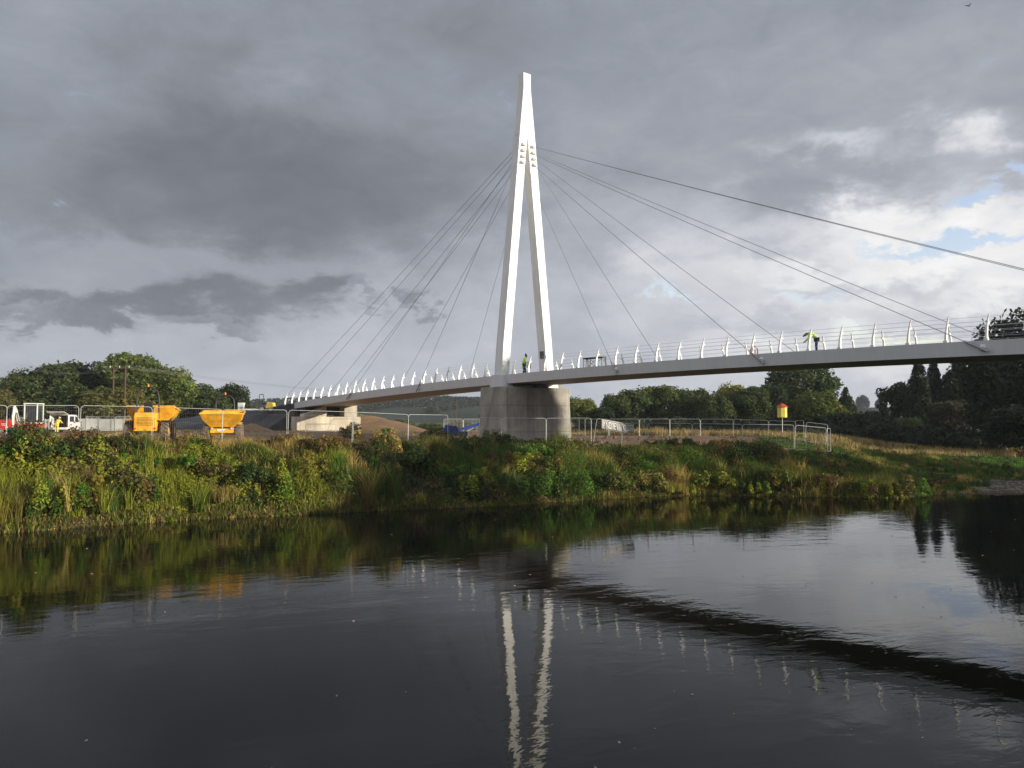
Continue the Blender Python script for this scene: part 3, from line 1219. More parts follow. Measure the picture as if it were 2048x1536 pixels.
def trunk_mesh(g, H, Rr, c, style):
    mb = MB()
    r0 = 0.045 * H * 0.5 + 0.05
    top = H * (0.55 if style not in ('conifer', 'pine') else 0.92)
    pts = [(g.normal(0, 0.02 * H) * f, g.normal(0, 0.02 * H) * f, top * f) for f in np.linspace(0, 1, 6)]
    mb.tube(pts, [r0 * 1.35] + [r0 * (1 - 0.75 * f) for f in np.linspace(0.1, 1, 5)], 7)
    for i in range(min(9, len(c))):
        q = c[i]
        st = pts[2 + i % 3]
        mid = (np.array(st) * 0.45 + q * 0.55) + np.array([0, 0, -0.04 * H])
        mb.tube([st, tuple(mid), tuple(q)], [r0 * 0.5, r0 * 0.28, r0 * 0.1], 5)
    return mb


PROTO = {}


def proto(key, style, H, Rr, n, leaf, seed):
    g = np.random.default_rng(seed)
    Q, C, c, rad = crown(style, g, H, Rr, n, leaf)
    t = MB()
    tm = trunk_mesh(g, H, Rr, c, style)
    me_c = quads_object('crown', Q, C, LEAF)
    me_t = tm.build('trunk', M_bark, smooth=True)
    PROTO[key] = (me_c, me_t, H, Rr)


proto('r1', 'round', 10, 4.6, 10000, 0.30, 1)
proto('r2', 'round', 10, 4.2, 9500, 0.30, 2)
proto('r3', 'round', 10, 5.2, 13000, 0.34, 3)
proto('w1', 'willow', 9, 5.0, 13000, 0.26, 4)
proto('b1', 'bush', 3, 2.4, 5000, 0.20, 5)
proto('b2', 'bush', 3, 2.6, 5000, 0.20, 6)
proto('c1', 'conifer', 12, 2.8, 11000, 0.26, 7)
proto('c2', 'conifer', 12, 3.3, 11000, 0.26, 8)
proto('p1', 'pine', 9, 3.6, 5000, 0.30, 9)
proto('big', 'round', 15, 8.5, 26000, 0.34, 10)
proto('thin', 'willow', 15, 4.5, 5200, 0.34, 12)
USED = set()


def tree(key, x, y, H, Rr, col, label, name='tree', cat='tree', group=None, z=None, rz=None):
    c0, t0, h0, r0 = PROTO[key]
    zb = gz1(x, y) if z is None else z
    root = empty(name, (x, y, zb - 0.1), label, cat, group, rng.uniform(0, 6.28) if rz is None else rz)
    root.scale = (Rr / r0, Rr / r0, H / h0)
    if key in USED:
        c, t = c0.copy(), t0.copy()
        COL.objects.link(c); COL.objects.link(t)
    else:
        c, t = c0, t0
        USED.add(key)
    c.parent = root; t.parent = root
    c.color = (*col, 1)
    return root


def tpx(key, px, top, wpx, Y, col, label, **k):
    """tree whose crown is wpx wide and reaches row `top` at distance Y"""
    x = wx(px, Y)
    zb = gz1(x, Y) if k.get('z') is None else k['z']
    H = wz(top, Y) - zb
    return tree(key, x, Y, H * 1.02, wpx * 0.55 * Y / F, col, label, **k)


G_dk = (0.034, 0.052, 0.018); G_md = (0.066, 0.084, 0.024); G_lt = (0.115, 0.145, 0.032); G_ol = (0.13, 0.125, 0.030); G_yl = (0.18, 0.185, 0.038)
GL = 'trees along the left of the building site'
GR = 'trees behind the meadow'
for a in [
    ('r1', -12, 778, 80, 118, (0.10, 0.10, .028), 'yellow green tree cut off by the left edge of the view', GL),
    ('r1', 62, 738, 120, 132, G_md, 'dark green tree behind the white excavator, outermost of the left clump', GL),
    ('r2', 108, 726, 130, 134, G_md, 'rounded green tree above the open backed van', GL),
    ('r3', 162, 722, 130, 140, G_dk, 'dark crowned tree between the van and the wooden poles', GL),
    ('w1', 232, 762, 150, 119, G_ol, 'olive brown willow behind the two wooden poles', GL),
    ('w1', 140, 762, 150, 120, (0.060, 0.080, .025), 'low green willow in front of the left clump of trees', GL),
    ('r2', 268, 702, 140, 138, G_lt, 'tallest bright green tree left of the bridge', GL),
    ('r1', 325, 734, 125, 130, G_lt, 'leafy light green tree on the right shoulder of the tallest left tree', GL),
    ('r3', 385, 766, 100, 140, G_md, 'mid green tree behind the front facing dumper', GL),
    ('r2', 425, 782, 80, 136, (0.07, 0.09, .026), 'small olive tree above the front facing dumper', GL),
    ('r1', 462, 766, 78, 142, G_dk, 'dark rounded tree nearest the ramp at the right end of the left clump', GL),
    ('b1', 505, 798, 60, 150, G_md, 'low bush on the skyline left of the roller', GL),
]:
    tpx(a[0], a[1], a[2], a[3], a[4], a[5], a[6], group=a[7])
for a in [
    ('b1', 715, 818, 60, 150, G_lt, 'small bright bush seen under the far end of the deck'),
    ('b2', 755, 826, 60, 140, (0.10, .13, .035), 'light green bush behind the brown earth ramp'),
    ('b1', 800, 832, 60, 150, G_md, 'green bush at the right foot of the brown earth ramp'),
    ('b2', 860, 838, 60, 135, (0.11, .14, .03), 'yellow green bush between the earth ramp and the blue lift'),
    ('b1', 920, 836, 60, 130, (0.12, .10, .035), 'brownish green bush just left of the pier'),
    ('r1', 1160, 793, 62, 140, (0.13, 0.155, .035), 'rounded yellow green tree just right of the pier'),
    ('r2', 1205, 812, 46, 138, G_dk, 'small dark tree right of the rounded yellow green one'),
    ('r3', 1232, 786, 60, 146, G_md, 'mid green tree above the banner'),
    ('r1', 1275, 774, 84, 150, (0.085, .115, .03), 'green tree at the left end of the long tree belt'),
    ('r2', 1330, 768, 90, 150, (0.095, .125, .03), 'broad green tree in the left half of the long tree belt'),
    ('r3', 1385, 776, 84, 150, G_md, 'darker green tree in the middle of the long tree belt'),
    ('w1', 1430, 782, 80, 144, G_md, 'dense dark green tree mid belt under the deck'),
    ('r1', 1462, 766, 74, 152, G_yl, 'yellow topped tree in the long belt'),
    ('r2', 1500, 770, 80, 146, G_md, 'green tree between the yellow topped tree and the tall one'),
    ('r3', 1540, 768, 70, 150, G_dk, 'dark tree against the left of the tall tree'),
    ('r2', 1600, 722, 136, 158, (0.055, .078, .026), 'tallest tree of the belt rising right under the deck'),
    ('w1', 1590, 790, 100, 132, (0.085, .085, .028), 'brown olive willow behind the yellow cage'),
    ('w1', 1640, 770, 116, 128, (0.10, .12, .026), 'round olive willow right of the yellow cage'),
    ('c2', 1692, 774, 44, 170, G_dk, 'dark pointed tree at the right end of the belt'),
    ('b2', 1812, 812, 80, 118, (0.085, .105, .028), 'pale green bush in front of the dark conifers'),
    ('p1', 1786, 762, 70, 130, G_dk, 'flat topped pine left of the dark conifers'),
    ('c1', 1838, 712, 56, 126, (0.022, .036, .016), 'dark tall conifer, leftmost of three beneath the deck'),
    ('c1', 1868, 716, 52, 128, (0.024, .042, .016), 'dark conifer between two others beneath the deck'),
    ('c2', 1914, 708, 80, 126, (0.026, .046, .016), 'broad dark conifer, rightmost of three beneath the deck'),
    ('r3', 1900, 800, 90, 118, (0.05, .045, .022), 'brownish shrub tree at the foot of the rightmost conifer'),
]:
    tpx(a[0], a[1], a[2], a[3], a[4], a[5], a[6], group=GR)
# belt under and between the trees, its shade put into dark leaf colour
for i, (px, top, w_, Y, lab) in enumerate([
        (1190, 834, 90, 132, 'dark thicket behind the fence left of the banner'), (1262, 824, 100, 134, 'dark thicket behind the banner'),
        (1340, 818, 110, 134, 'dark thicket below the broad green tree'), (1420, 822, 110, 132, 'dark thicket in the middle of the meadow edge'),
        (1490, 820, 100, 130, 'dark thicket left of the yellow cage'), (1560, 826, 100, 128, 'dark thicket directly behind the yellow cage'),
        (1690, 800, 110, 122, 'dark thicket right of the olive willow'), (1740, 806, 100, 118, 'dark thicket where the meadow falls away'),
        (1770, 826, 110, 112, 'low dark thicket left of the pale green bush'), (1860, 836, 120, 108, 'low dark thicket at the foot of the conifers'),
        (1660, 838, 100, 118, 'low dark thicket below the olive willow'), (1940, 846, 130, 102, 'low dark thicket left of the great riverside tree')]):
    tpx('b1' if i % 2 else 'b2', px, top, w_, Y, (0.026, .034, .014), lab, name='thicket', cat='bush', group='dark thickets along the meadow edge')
tree('big', wx(2075, 100), 100, 17.2, 8.6, (0.020, .030, .012), 'great dark riverside tree reaching above the deck at the right edge', rz=1.0)  # shade from neighbouring trees is put into the dark leaf colour of these three
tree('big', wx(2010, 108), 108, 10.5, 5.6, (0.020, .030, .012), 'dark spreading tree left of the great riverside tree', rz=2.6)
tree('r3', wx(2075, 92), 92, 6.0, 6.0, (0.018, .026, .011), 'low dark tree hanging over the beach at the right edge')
# trees on the near bank, outside the picture, that shade the pier and the bank
for (x, y, H, r_, lab) in [(79, 38.0, 28.5, 4.2, 'tall poplar on the near bank east of the footbridge'), (92, 23, 11, 4.5, 'broad tree on the near bank beside the poplar'),
                           (86, 11, 17.0, 5.5, 'broad tree on the near bank upstream of the footbridge'), (82, -2, 13, 5, 'smaller tree on the near bank upstream'),
                           (98, 37, 13.5, 6.5, 'broad tree on the near bank downstream of the poplar'), (107, 45, 14, 6, 'last tree of the near bank row downstream')]:
    tree('thin' if 'poplar on' in lab else 'big', x, y, H, r_, G_dk, lab, z=nz1(x, y), group='trees on the near bank')
# trees on the hill skyline
for (px, top, w_, Y, lab) in [(848, 797, 14, 900, 'lone tree on the bare hill crest'), (905, 802, 34, 880, 'left tree of the hilltop row by the pier'), (925, 798, 30, 880, 'middle tree of the hilltop row by the pier'),
                              (952, 792, 40, 870, 'largest hilltop tree, touching the pier'), (1725, 784, 30, 800, 'tree on the skyline left of the pale field'),
                              (1762, 786, 26, 800, 'tree on the skyline above the pale field'), (880, 806, 26, 880, 'small hilltop tree left of the hilltop row')]:
    x = wx(px, Y)
    zb = float(hill_z(np.array([x]), np.array([float(Y)]))[0])
    tree('r1' if 'lone' in lab else 'b1', x, Y, max(5, wz(top, Y) - zb) * 1.1, w_ * 0.5 * Y / F, (0.022, .034, .02), lab, z=zb - 0.5, group='trees on the far hill')

# ------------------------------------------------------------------ site fence panels
def panel_parts(W, H=2.0):
    fr = MB()
    r = 0.0165
    c = 0.16
    pts = [(0, 0, 0.0), (0, 0, H - c), (0.05, 0, H - 0.05), (c, 0, H), (W - c, 0, H), (W - 0.05, 0, H - 0.05), (W, 0, H - c), (W, 0, 0.0)]
    fr.tube(pts, r, 6)
    fr.tube([(0, 0, 0.12), (W, 0, 0.12)], r * 0.6, 6)
    me = MB()
    n = int(W / 0.11)
    for i in range(1, n):
        x = i * W / n
        me.add([(x - 0.0010, 0, 0.12), (x + 0.0010, 0, 0.12), (x + 0.0010, 0, H - 0.03), (x - 0.0010, 0, H - 0.03)], [(0, 1, 2, 3)])
    for z in (0.62, 1.18, 1.72):
        me.add([(0.02, 0.003, z - 0.001), (W - 0.02, 0.003, z - 0.001), (W - 0.02, 0.003, z + 0.001), (0.02, 0.003, z + 0.001)], [(0, 1, 2, 3)])
    return fr, me


def fence_panel(p, q, label, H=2.0, group='temporary site fence panels', base=True, lean=0.0, zoff=0.0, cat='fence panel'):
    p, q = Vector(p), Vector(q)
    d = q - p
    W = math.hypot(d.x, d.y)
    rz = math.atan2(d.y, d.x)
    e = empty('fence_panel', p + Vector((0, 0, zoff)), label, cat, group)
    e.rotation_euler = (lean, -math.atan2(d.z, W), rz)
    fr, me = panel_parts(W - 0.06, H)
    fr.build('frame', M_galv, e, smooth=True)
    me.build('wire_mesh', M_mesh, e)
    if base:
        b = MB().box((-0.02, 0, 0.06), (0.22, 0.70, 0.13))
        b.build('foot_block', M_rub, e, bevel=0.015)
    return e


def pp3(px, Y, top):
    """foot of a 2 m panel whose top shows at row `top`"""
    return (wx(px, Y), Y, wz(top, Y) - 2.0)


front = [(-128, 41.0, 806), (15, 43.0, 811), (161, 44.6, 811), (306, 46.6, 814), (446, 48.6, 819), (576, 50.3, 820), (706, 51.8, 824), (817, 54.0, 829), (897, 56.8, 830)]
lb = ['front fence panel cut by the left edge of the view', 'front fence panel before the white excavator and the van', 'front fence panel between the van and the larger dumper',
      'front fence panel between the two orange dumpers', 'front fence panel right of the front facing dumper', 'front fence panel before the pale abutment',
      'front fence panel before the brown earth ramp', 'front fence panel between the earth ramp and the blue lift']
for i in range(len(front) - 1):
    fence_panel(pp3(*front[i]), pp3(*front[i + 1]), lb[i])
fr2 = [(958, 60.8, 835), (1003, 61.6, 836), (1093, 63.0, 836.5), (1184, 63.4, 836)]
for i, l in enumerate(['fence panel standing against the left of the pier foot', 'fence panel before the middle of the pier', 'fence panel overlapping the right corner of the pier']):
    fence_panel(pp3(*fr2[i]), pp3(*fr2[i + 1]), l)
BPn = [(1186, 63.4, 836), (1243, 64.2, 846), (1295, 65.2, 846), (1384, 66, 847), (1484, 66.4, 848.5), (1588, 67, 850), (1650, 68.5, 856)]
for i, l in enumerate(['fence panel carrying the lettered banner', 'leaning fence panel under the right end of the banner', 'near fence panel right of the banner', 'near fence panel left of the yellow cage', 'near fence panel below the yellow cage', 'near fence panel at the right end of the site']):
    fence_panel(pp3(*BPn[i]), pp3(*BPn[i + 1]), l)
fence_panel(pp3(1653, 69, 857), pp3(1660, 72.5, 857), 'fence panel seen edge on at the right corner of the site')
far = [(1142, 112, 839), (1158, 103, 838), (1170, 94.5, 838), (1218, 94.2, 838), (1279, 94, 838), (1340, 94, 838), (1401, 94, 838), (1466, 93, 838.5), (1536, 91, 841), (1590, 90, 843)]
ll = ['back fence panel running away just right of the pier', 'second back fence panel right of the pier', 'back fence panel left of the banner', 'back fence panel behind the banner',
      'back fence panel beyond the right end of the banner', 'back fence panel second beyond the banner', 'back fence panel beyond the bare earth mid site', 'back fence panel left of the yellow cage pole', 'back fence panel crossing the yellow cage pole']
for i, l in enumerate(ll):
    fence_panel(pp3(*far[i]), pp3(*far[i + 1]), l, group='back fence panels')
fence_panel(pp3(1590, 88, 841), pp3(1607, 84.5, 841), 'back fence panel turned edgeways right of the cage')
fence_panel(pp3(1608, 84, 844), pp3(1652, 84, 849), 'last back fence panel before the open meadow')
# fallen and leaning pieces by the abutment
for (x, Y, rz, ln, l, W, Hh) in [(wx(600, 86), 86, 0.05, -0.55, 'fallen fence panel leaning back before the abutment', 3.3, 1.9), (wx(655, 84), 84, -0.25, -0.7, 'second fallen fence panel askew before the abutment', 2.6, 1.6)]:
    z = gz1(x, Y)
    fence_panel((x, Y, z + 0.1), (x + W * math.cos(rz), Y + W * math.sin(rz), z + 0.1), l, H=Hh, lean=ln, base=False, group='fallen fence panels')


def barrier(px0, px1, Y, top, bot, label):
    a = Vector((wx(px0, Y), Y, wz(bot, Y)))
    W = wx(px1, Y) - a.x
    H = wz(top, Y) - a.z
    e = empty('pedestrian_barrier', a, label, 'barrier', 'pedestrian barriers')
    m = MB()
    m.tube([(0, 0, 0), (0, 0, H - 0.12), (0.1, 0, H), (W - 0.1, 0, H), (W, 0, H - 0.12), (W, 0, 0)], 0.03, 6)
    m.tube([(0, 0, 0.2), (W, 0, 0.2)], 0.022, 6)
    m.build('frame', M_galv, e, smooth=True)
    m = MB()
    n = max(4, int(W / 0.14))
    for i in range(1, n):
        m.tube([(i * W / n, 0, 0.2), (i * W / n, 0, H)], 0.008, 4)
    m.build('bars', M_galv, e)


barrier(173, 230, 94, 833, 862, 'white barrier before the pale hoarding, left of the poles')
barrier(231, 262, 95, 833, 862, 'white barrier behind the poles by the larger dumper')
barrier(888, 926, 92, 838, 866, 'white rail barrier behind the blue lift, left half')
barrier(927, 966, 92, 838, 866, 'white rail barrier behind the blue lift, next to the pier')
barrier(612, 672, 88, 848, 868, 'low barrier before the abutment cheek wall')

# ------------------------------------------------------------------ the riverbank plants
PAL = {
    'green': (0.060, 0.105, 0.020), 'bright': (0.085, 0.185, 0.024), 'olive': (0.145, 0.135, 0.034), 'straw': (0.40, 0.31, 0.125),
    'brown': (0.135, 0.085, 0.042), 'dark': (0.028, 0.042, 0.015), 'lime': (0.24, 0.27, 0.038), 'rust': (0.12, 0.078, 0.036), 'gold': (0.21, 0.18, 0.036),
}


def blades(P, h, col, g, m, w=0.022, lean=0.35, spread=0.12):
    """m grass blades per tuft, two quads each"""
    n = len(P)
    P = np.repeat(P, m, 0); h = np.repeat(h, m) * g.uniform(0.55, 1.1, n * m); col = np.repeat(col, m, 0)
    N = n * m
    b = P + np.stack([g.normal(0, spread, N), g.normal(0, spread, N), np.zeros(N) - 0.05], -1)
    a = g.uniform(0, 2 * np.pi, N)
    ln = g.uniform(0.05, lean, N) * h
    d = np.stack([np.cos(a), np.sin(a), np.zeros(N)], -1)
    a2 = g.uniform(0, 2 * np.pi, N)
    s = np.stack([np.cos(a2), np.sin(a2), np.zeros(N)], -1) * w * g.uniform(.6, 1.5, (N, 1))
    up = np.array([0, 0, 1.0])
    mid = b + d * (ln * 0.35)[:, None] + up * (h * 0.6)[:, None]
    tip = b + d * ln[:, None] + up * h[:, None]
    Q1 = np.stack([b - s, b + s, mid + s * 0.8, mid - s * 0.8], 1)
    Q2 = np.stack([mid - s * 0.8, mid + s * 0.8, tip + s * 0.1, tip - s * 0.1], 1)
    C = col * g.uniform(0.7, 1.35, (N, 1))
    return np.concatenate([Q1, Q2]), np.concatenate([C, C * 1.08])


def herbs(P, h, col, g, m, leaf=0.10, rad=0.32, top=0.75):
    """leafy weeds: m leaves per plant over an uneven dome"""
    n = len(P)
    P = np.repeat(P, m, 0); hh = np.repeat(h, m); col = np.repeat(col, m, 0)
    N = n * m
    f = g.uniform(0, 1, N) ** top
    r = rad * hh * (1 - 0.55 * f) * np.sqrt(g.uniform(0, 1, N))
    a = g.uniform(0, 2 * np.pi, N)
    c = P + np.stack([r * np.cos(a), r * np.sin(a), f * hh], -1)
    nrm = np.stack([np.cos(a) * 0.6, np.sin(a) * 0.6, np.ones(N) * 0.7], -1)
    Q = leaf_quads(c, nrm, leaf, g, 1.7, 0.6)
    C = col * g.uniform(0.65, 1.4, (N, 1)) * (1 + g.normal(0, 0.10, (N, 3)))
    return Q, np.clip(C, 0.004, 1)


def pal(names, idx):
    return np.array([PAL[k] for k in names])[idx]


for _k in PAL:
    PAL[_k] = (PAL[_k][0] * 1.04, PAL[_k][1] * 1.0, PAL[_k][2] * 0.84)
gB = np.random.default_rng(5)
# candidate positions on the bank face and its rim
NC = 19000
bx = gB.uniform(-40, 44, NC)
wl = np.interp(bx, WL[:, 0], WL[:, 1])
bw = np.interp(bx, BW[:, 0], BW[:, 1])
sv = gB.uniform(0.0, 1.0, NC) ** 0.9
extra = np.where(bx < 20, 1.22, 1.0)
s_ = 0.04 + sv * bw * extra
by = wl + s_ / 0.93
keep = (by < 0.45 * bx + 69.5) | (bx > 18)
keep &= ~((np.abs(bx - 7.2) < 2.3) & (by > 62.2) & (by < 66))     # rubble patch
keep &= ~((bx > 32) & (s_ < 3)) & ~((bx > 35) & (s_ < 7))
bx, by, s_, bw = bx[keep], by[keep], s_[keep], bw[keep]
bz = gz(bx, by)
n1 = sn(bx, by, 0.55, 41); n2 = sn(bx, by, 0.9, 42); n3 = sn(bx, by * 2, 0.35, 43)
q_ = s_ / bw
# height by place: tall on the rim at left, low at the water and on the right hand slope
hgt = 0.62 + 0.30 * n1 + gB.uniform(0, 0.3, len(bx))
hgt *= np.clip(0.55 + s_ * 0.5, 0.4, 1.0)
hgt *= np.where((q_ > 0.85) & (bx < -2), 0.55, 1.0)
hgt *= np.where((q_ > 1.0) & (bx < -2), 0.5, 1.0)
hgt *= np.clip(0.85 + 0.75 * sn(bx, by * 1.3, 1.4, 47), 0.3, 1.5)
hgt *= np.where(bx > 20, 0.62, 1.0)
hgt *= np.where((bx > 4) & (bx < 22) & (q_ > 0.85), 0.45, 1.0)
hgt += np.where((bx > 3) & (bx < 20) & (q_ > 0.05) & (q_ < 0.62), 0.5, 0) + np.where((bx >= 20) & (bx < 27) & (q_ < 0.25), 0.45, 0)
hgt = np.clip(hgt, 0.12, 1.7)
P = np.stack([bx, by, bz], -1)
kind = np.where(n2 + 0.25 * gB.normal(0, 0.6, len(bx)) > 0.05, 0, 1)      # 0 herb, 1 grass
kind = np.where((bx > 22) & (gB.random(len(bx)) < 0.8), 1, kind)
NMH = ['green', 'bright', 'olive', 'brown', 'dark', 'lime', 'rust']


def choose(mask, g):
    xx, yy = bx[mask], by[mask]
    qq = q_[mask]
    a = n1[mask] + 0.35 * g.normal(0, 1, mask.sum()); b = n3[mask] + 0.35 * g.normal(0, 1, mask.sum())
    c = np.zeros(mask.sum(), int)
    d = sn(xx, yy * 1.5, 1.3, 55) + 0.3 * g.normal(0, 1, mask.sum())
    c = np.where(a > 0.5, 1, c); c = np.where(b > 0.40, 2, c)
    c = np.where(d > 0.45, 3, c)
    c = np.where((a < -0.25) | (d < -0.55), 4, c)
    c = np.where((qq > 0.72) & (xx < -4) & (b > -0.35), 3, c)
    c = np.where((qq < 0.6) & (xx < -10) & (a > 0.0), 5, c)  # extra lime leaves: sunlit brightness of the left bank put into the colour
    c = np.where((b < -0.6) & (qq < 0.75), 6, c)
    return c


mh = kind == 0
ch = choose(mh, gB)
zn = sn(bx[mh], by[mh] * 1.4, 0.8, 66)
Pm_, hm_, cm_ = P[mh], hgt[mh], pal(NMH, ch)
parts_ = []
for lo_, hi_, m_, lf_, rd_, tp_ in ((-9, -0.35, 74, 0.05, 0.34, 0.6), (-0.35, 0.45, 60, 0.070, 0.42, 0.75), (0.45, 9, 44, 0.105, 0.55, 0.9)):
    kk = (zn > lo_) & (zn <= hi_)
    parts_.append(herbs(Pm_[kk], hm_[kk] * (1.1 if m_ == 74 else 1.0), cm_[kk], gB, m_, lf_, rd_, tp_))
Q1 = np.concatenate([a[0] for a in parts_]); C1 = np.concatenate([a[1] for a in parts_])
o = quads_object('riverbank_weeds', Q1, C1, HERB)
tag(o, 'tangled leafy weeds covering the far riverbank', 'weeds', kind='stuff')
mg = kind == 1
fx = np.concatenate([gB.uniform(-38, 26, 2600), gB.uniform(-30, -8, 2200)]); fs = np.concatenate([gB.uniform(-0.12, 0.35, 2600), gB.uniform(-0.35, 1.0, 2200)])
fy = np.interp(fx, WL[:, 0], WL[:, 1]) + fs / 0.93
Pf = np.stack([fx, fy, np.maximum(gz(fx, fy), -0.05)], -1)
hf = gB.uniform(0.2, 0.55, 4800) * np.clip(0.8 + 0.9 * sn(fx, fy, 1.1, 91), 0.25, 1.5) * np.where(fx < -5, 1.15, 0.7)
cf = pal(['green', 'olive', 'straw', 'brown', 'lime'], gB.choice(5, 4800, p=[.35, .25, .12, .18, .10]))
Qf, Cf = blades(Pf, hf, cf, gB, 14, 0.014, 0.8, 0.16)
Qg, Cg = herbs(Pf, hf * 0.7, cf * 0.9, gB, 10, 0.07, 0.6)
o = quads_object('waterside_grass', np.concatenate([Qf, Qg]), np.concatenate([Cf, Cg]), HERB)
tag(o, 'ragged grass hanging over the water along the far bank', 'grass', kind='stuff')
NMG = ['green', 'bright', 'olive', 'straw', 'green', 'lime', 'brown']
cg = choose(mg, gB)
Q2, C2 = blades(P[mg], hgt[mg] * 0.95, pal(NMG, cg), gB, 22, 0.014, 0.6, 0.16)
Q3, C3 = herbs(P[mg], hgt[mg] * 0.55, pal(NMG, cg) * 0.8, gB, 16, 0.08, 0.6)
o = quads_object('riverbank_grass', np.concatenate([Q2, Q3]), np.concatenate([C2, C3]), HERB)
tag(o, 'long rough grass growing among the weeds of the far bank', 'grass', kind='stuff')
# dead seed stalks standing above the rim on the left
ns = 900
sx_ = gB.uniform(-36, -1, ns)
sy_ = np.interp(sx_, WL[:, 0], WL[:, 1]) + np.interp(sx_, BW[:, 0], BW[:, 1]) * gB.uniform(0.35, 0.98, ns) / 0.93
Ps = np.stack([sx_, sy_, gz(sx_, sy_) - 0.25], -1)
Q4, C4 = blades(Ps, gB.uniform(0.7, 1.25, ns), pal(['brown', 'straw', 'olive'], gB.integers(0, 3, ns)), gB, 5, 0.010, 0.35, 0.1)
Q5, C5 = herbs(Ps + np.array([0, 0, 0.55]), gB.uniform(0.2, 0.6, ns), pal(['brown', 'olive', 'brown'], gB.integers(0, 3, ns)), gB, 16, 0.045, 0.5)
o = quads_object('dead_seed_stalks', np.concatenate([Q4, Q5]), np.concatenate([C4, C5]), HERB)
tag(o, 'thin brown seed stalks standing above the rim of the far bank', 'weeds', kind='stuff')

# short turf on the right hand slope and the meadow grass
ng = 9000
tx = gB.uniform(12, 60, ng); ty = gB.uniform(60, 92, ng)
k = (tx > 17 + (ty - 66) * 0.38) & (bank_s(tx, ty) > np.where(tx > 27, 9, 6)) & (ty < 90)
tx, ty = tx[k], ty[k]
Pt = np.stack([tx, ty, gz(tx, ty)], -1)
Q6, C6 = blades(Pt, gB.uniform(0.12, 0.3, len(Pt)), pal(['green', 'bright', 'dark'], gB.integers(0, 3, len(Pt))), gB, 12, 0.03, 0.9, 0.22)
o = quads_object('slope_turf', Q6, C6, HERB)
tag(o, 'short green turf on the slope below the meadow', 'grass', kind='stuff')
nm = 13000
mx_ = gB.uniform(2, 62, nm); my_ = gB.uniform(68, 150, nm)
lim = np.interp(mx_, [2, 12, 24, 27, 32, 40, 50, 62], [118, 99, 97, 91, 83, 87, 89, 91])
k = (my_ > lim) & (my_ < lim + 30)
mx_, my_ = mx_[k], my_[k]
Pm = np.stack([mx_, my_, gz(mx_, my_)], -1)
Q7, C7 = blades(Pm, gB.uniform(0.5, 1.05, len(Pm)) * np.clip(0.8 + 0.35 * sn(mx_, my_, 0.3, 77), .4, 1.3), pal(['straw', 'straw', 'straw', 'brown', 'olive'], gB.integers(0, 5, len(Pm))) * np.array([0.86, 0.84, 1.15]), gB, 16, 0.022, 0.5, 0.25)
o = quads_object('meadow_grass', Q7, C7, HERB)
tag(o, 'tall dry grass of the meadow behind the back fence', 'grass', kind='stuff')
# grass in the yard, thin
ny = 2600
yx = gB.uniform(-45, -2, ny); yy = gB.uniform(47, 100, ny)
k = bank_s(yx, yy) > np.interp(yx, BW[:, 0], BW[:, 1]) * 1.1
k &= sn(yx, yy, 0.25, 61) > 0.1
Py_ = np.stack([yx[k], yy[k], gz(yx[k], yy[k])], -1)
Q8, C8 = blades(Py_, gB.uniform(0.08, 0.25, len(Py_)), pal(['straw', 'olive', 'green'], gB.integers(0, 3, len(Py_))), gB, 10, 0.03, 0.9, 0.2)
o = quads_object('yard_grass', Q8, C8, HERB)
tag(o, 'thin trampled grass on the bare building site', 'grass', kind='stuff')

# near bank fringe (out of the picture, seen when stepping aside)
nn_ = 1500
nx_ = gB.uniform(-40, 45, nn_)
ny_ = np.interp(nx_, NB[:, 0], NB[:, 1]) - gB.uniform(0.5, 5, nn_)
k = ~((np.abs(nx_) < 3) & (ny_ > -3) & (ny_ < 5))
nx_, ny_ = nx_[k], ny_[k]
Pn = np.stack([nx_, ny_, nz(nx_, ny_)], -1)
Q9, C9 = blades(Pn, gB.uniform(0.25, 0.6, len(Pn)), pal(['green', 'olive', 'straw'], gB.integers(0, 3, len(Pn))), gB, 16, 0.012, 0.7, 0.15)
o = quads_object('near_bank_grass', Q9, C9, HERB)
tag(o, 'rough grass on the near bank', 'grass', kind='stuff')


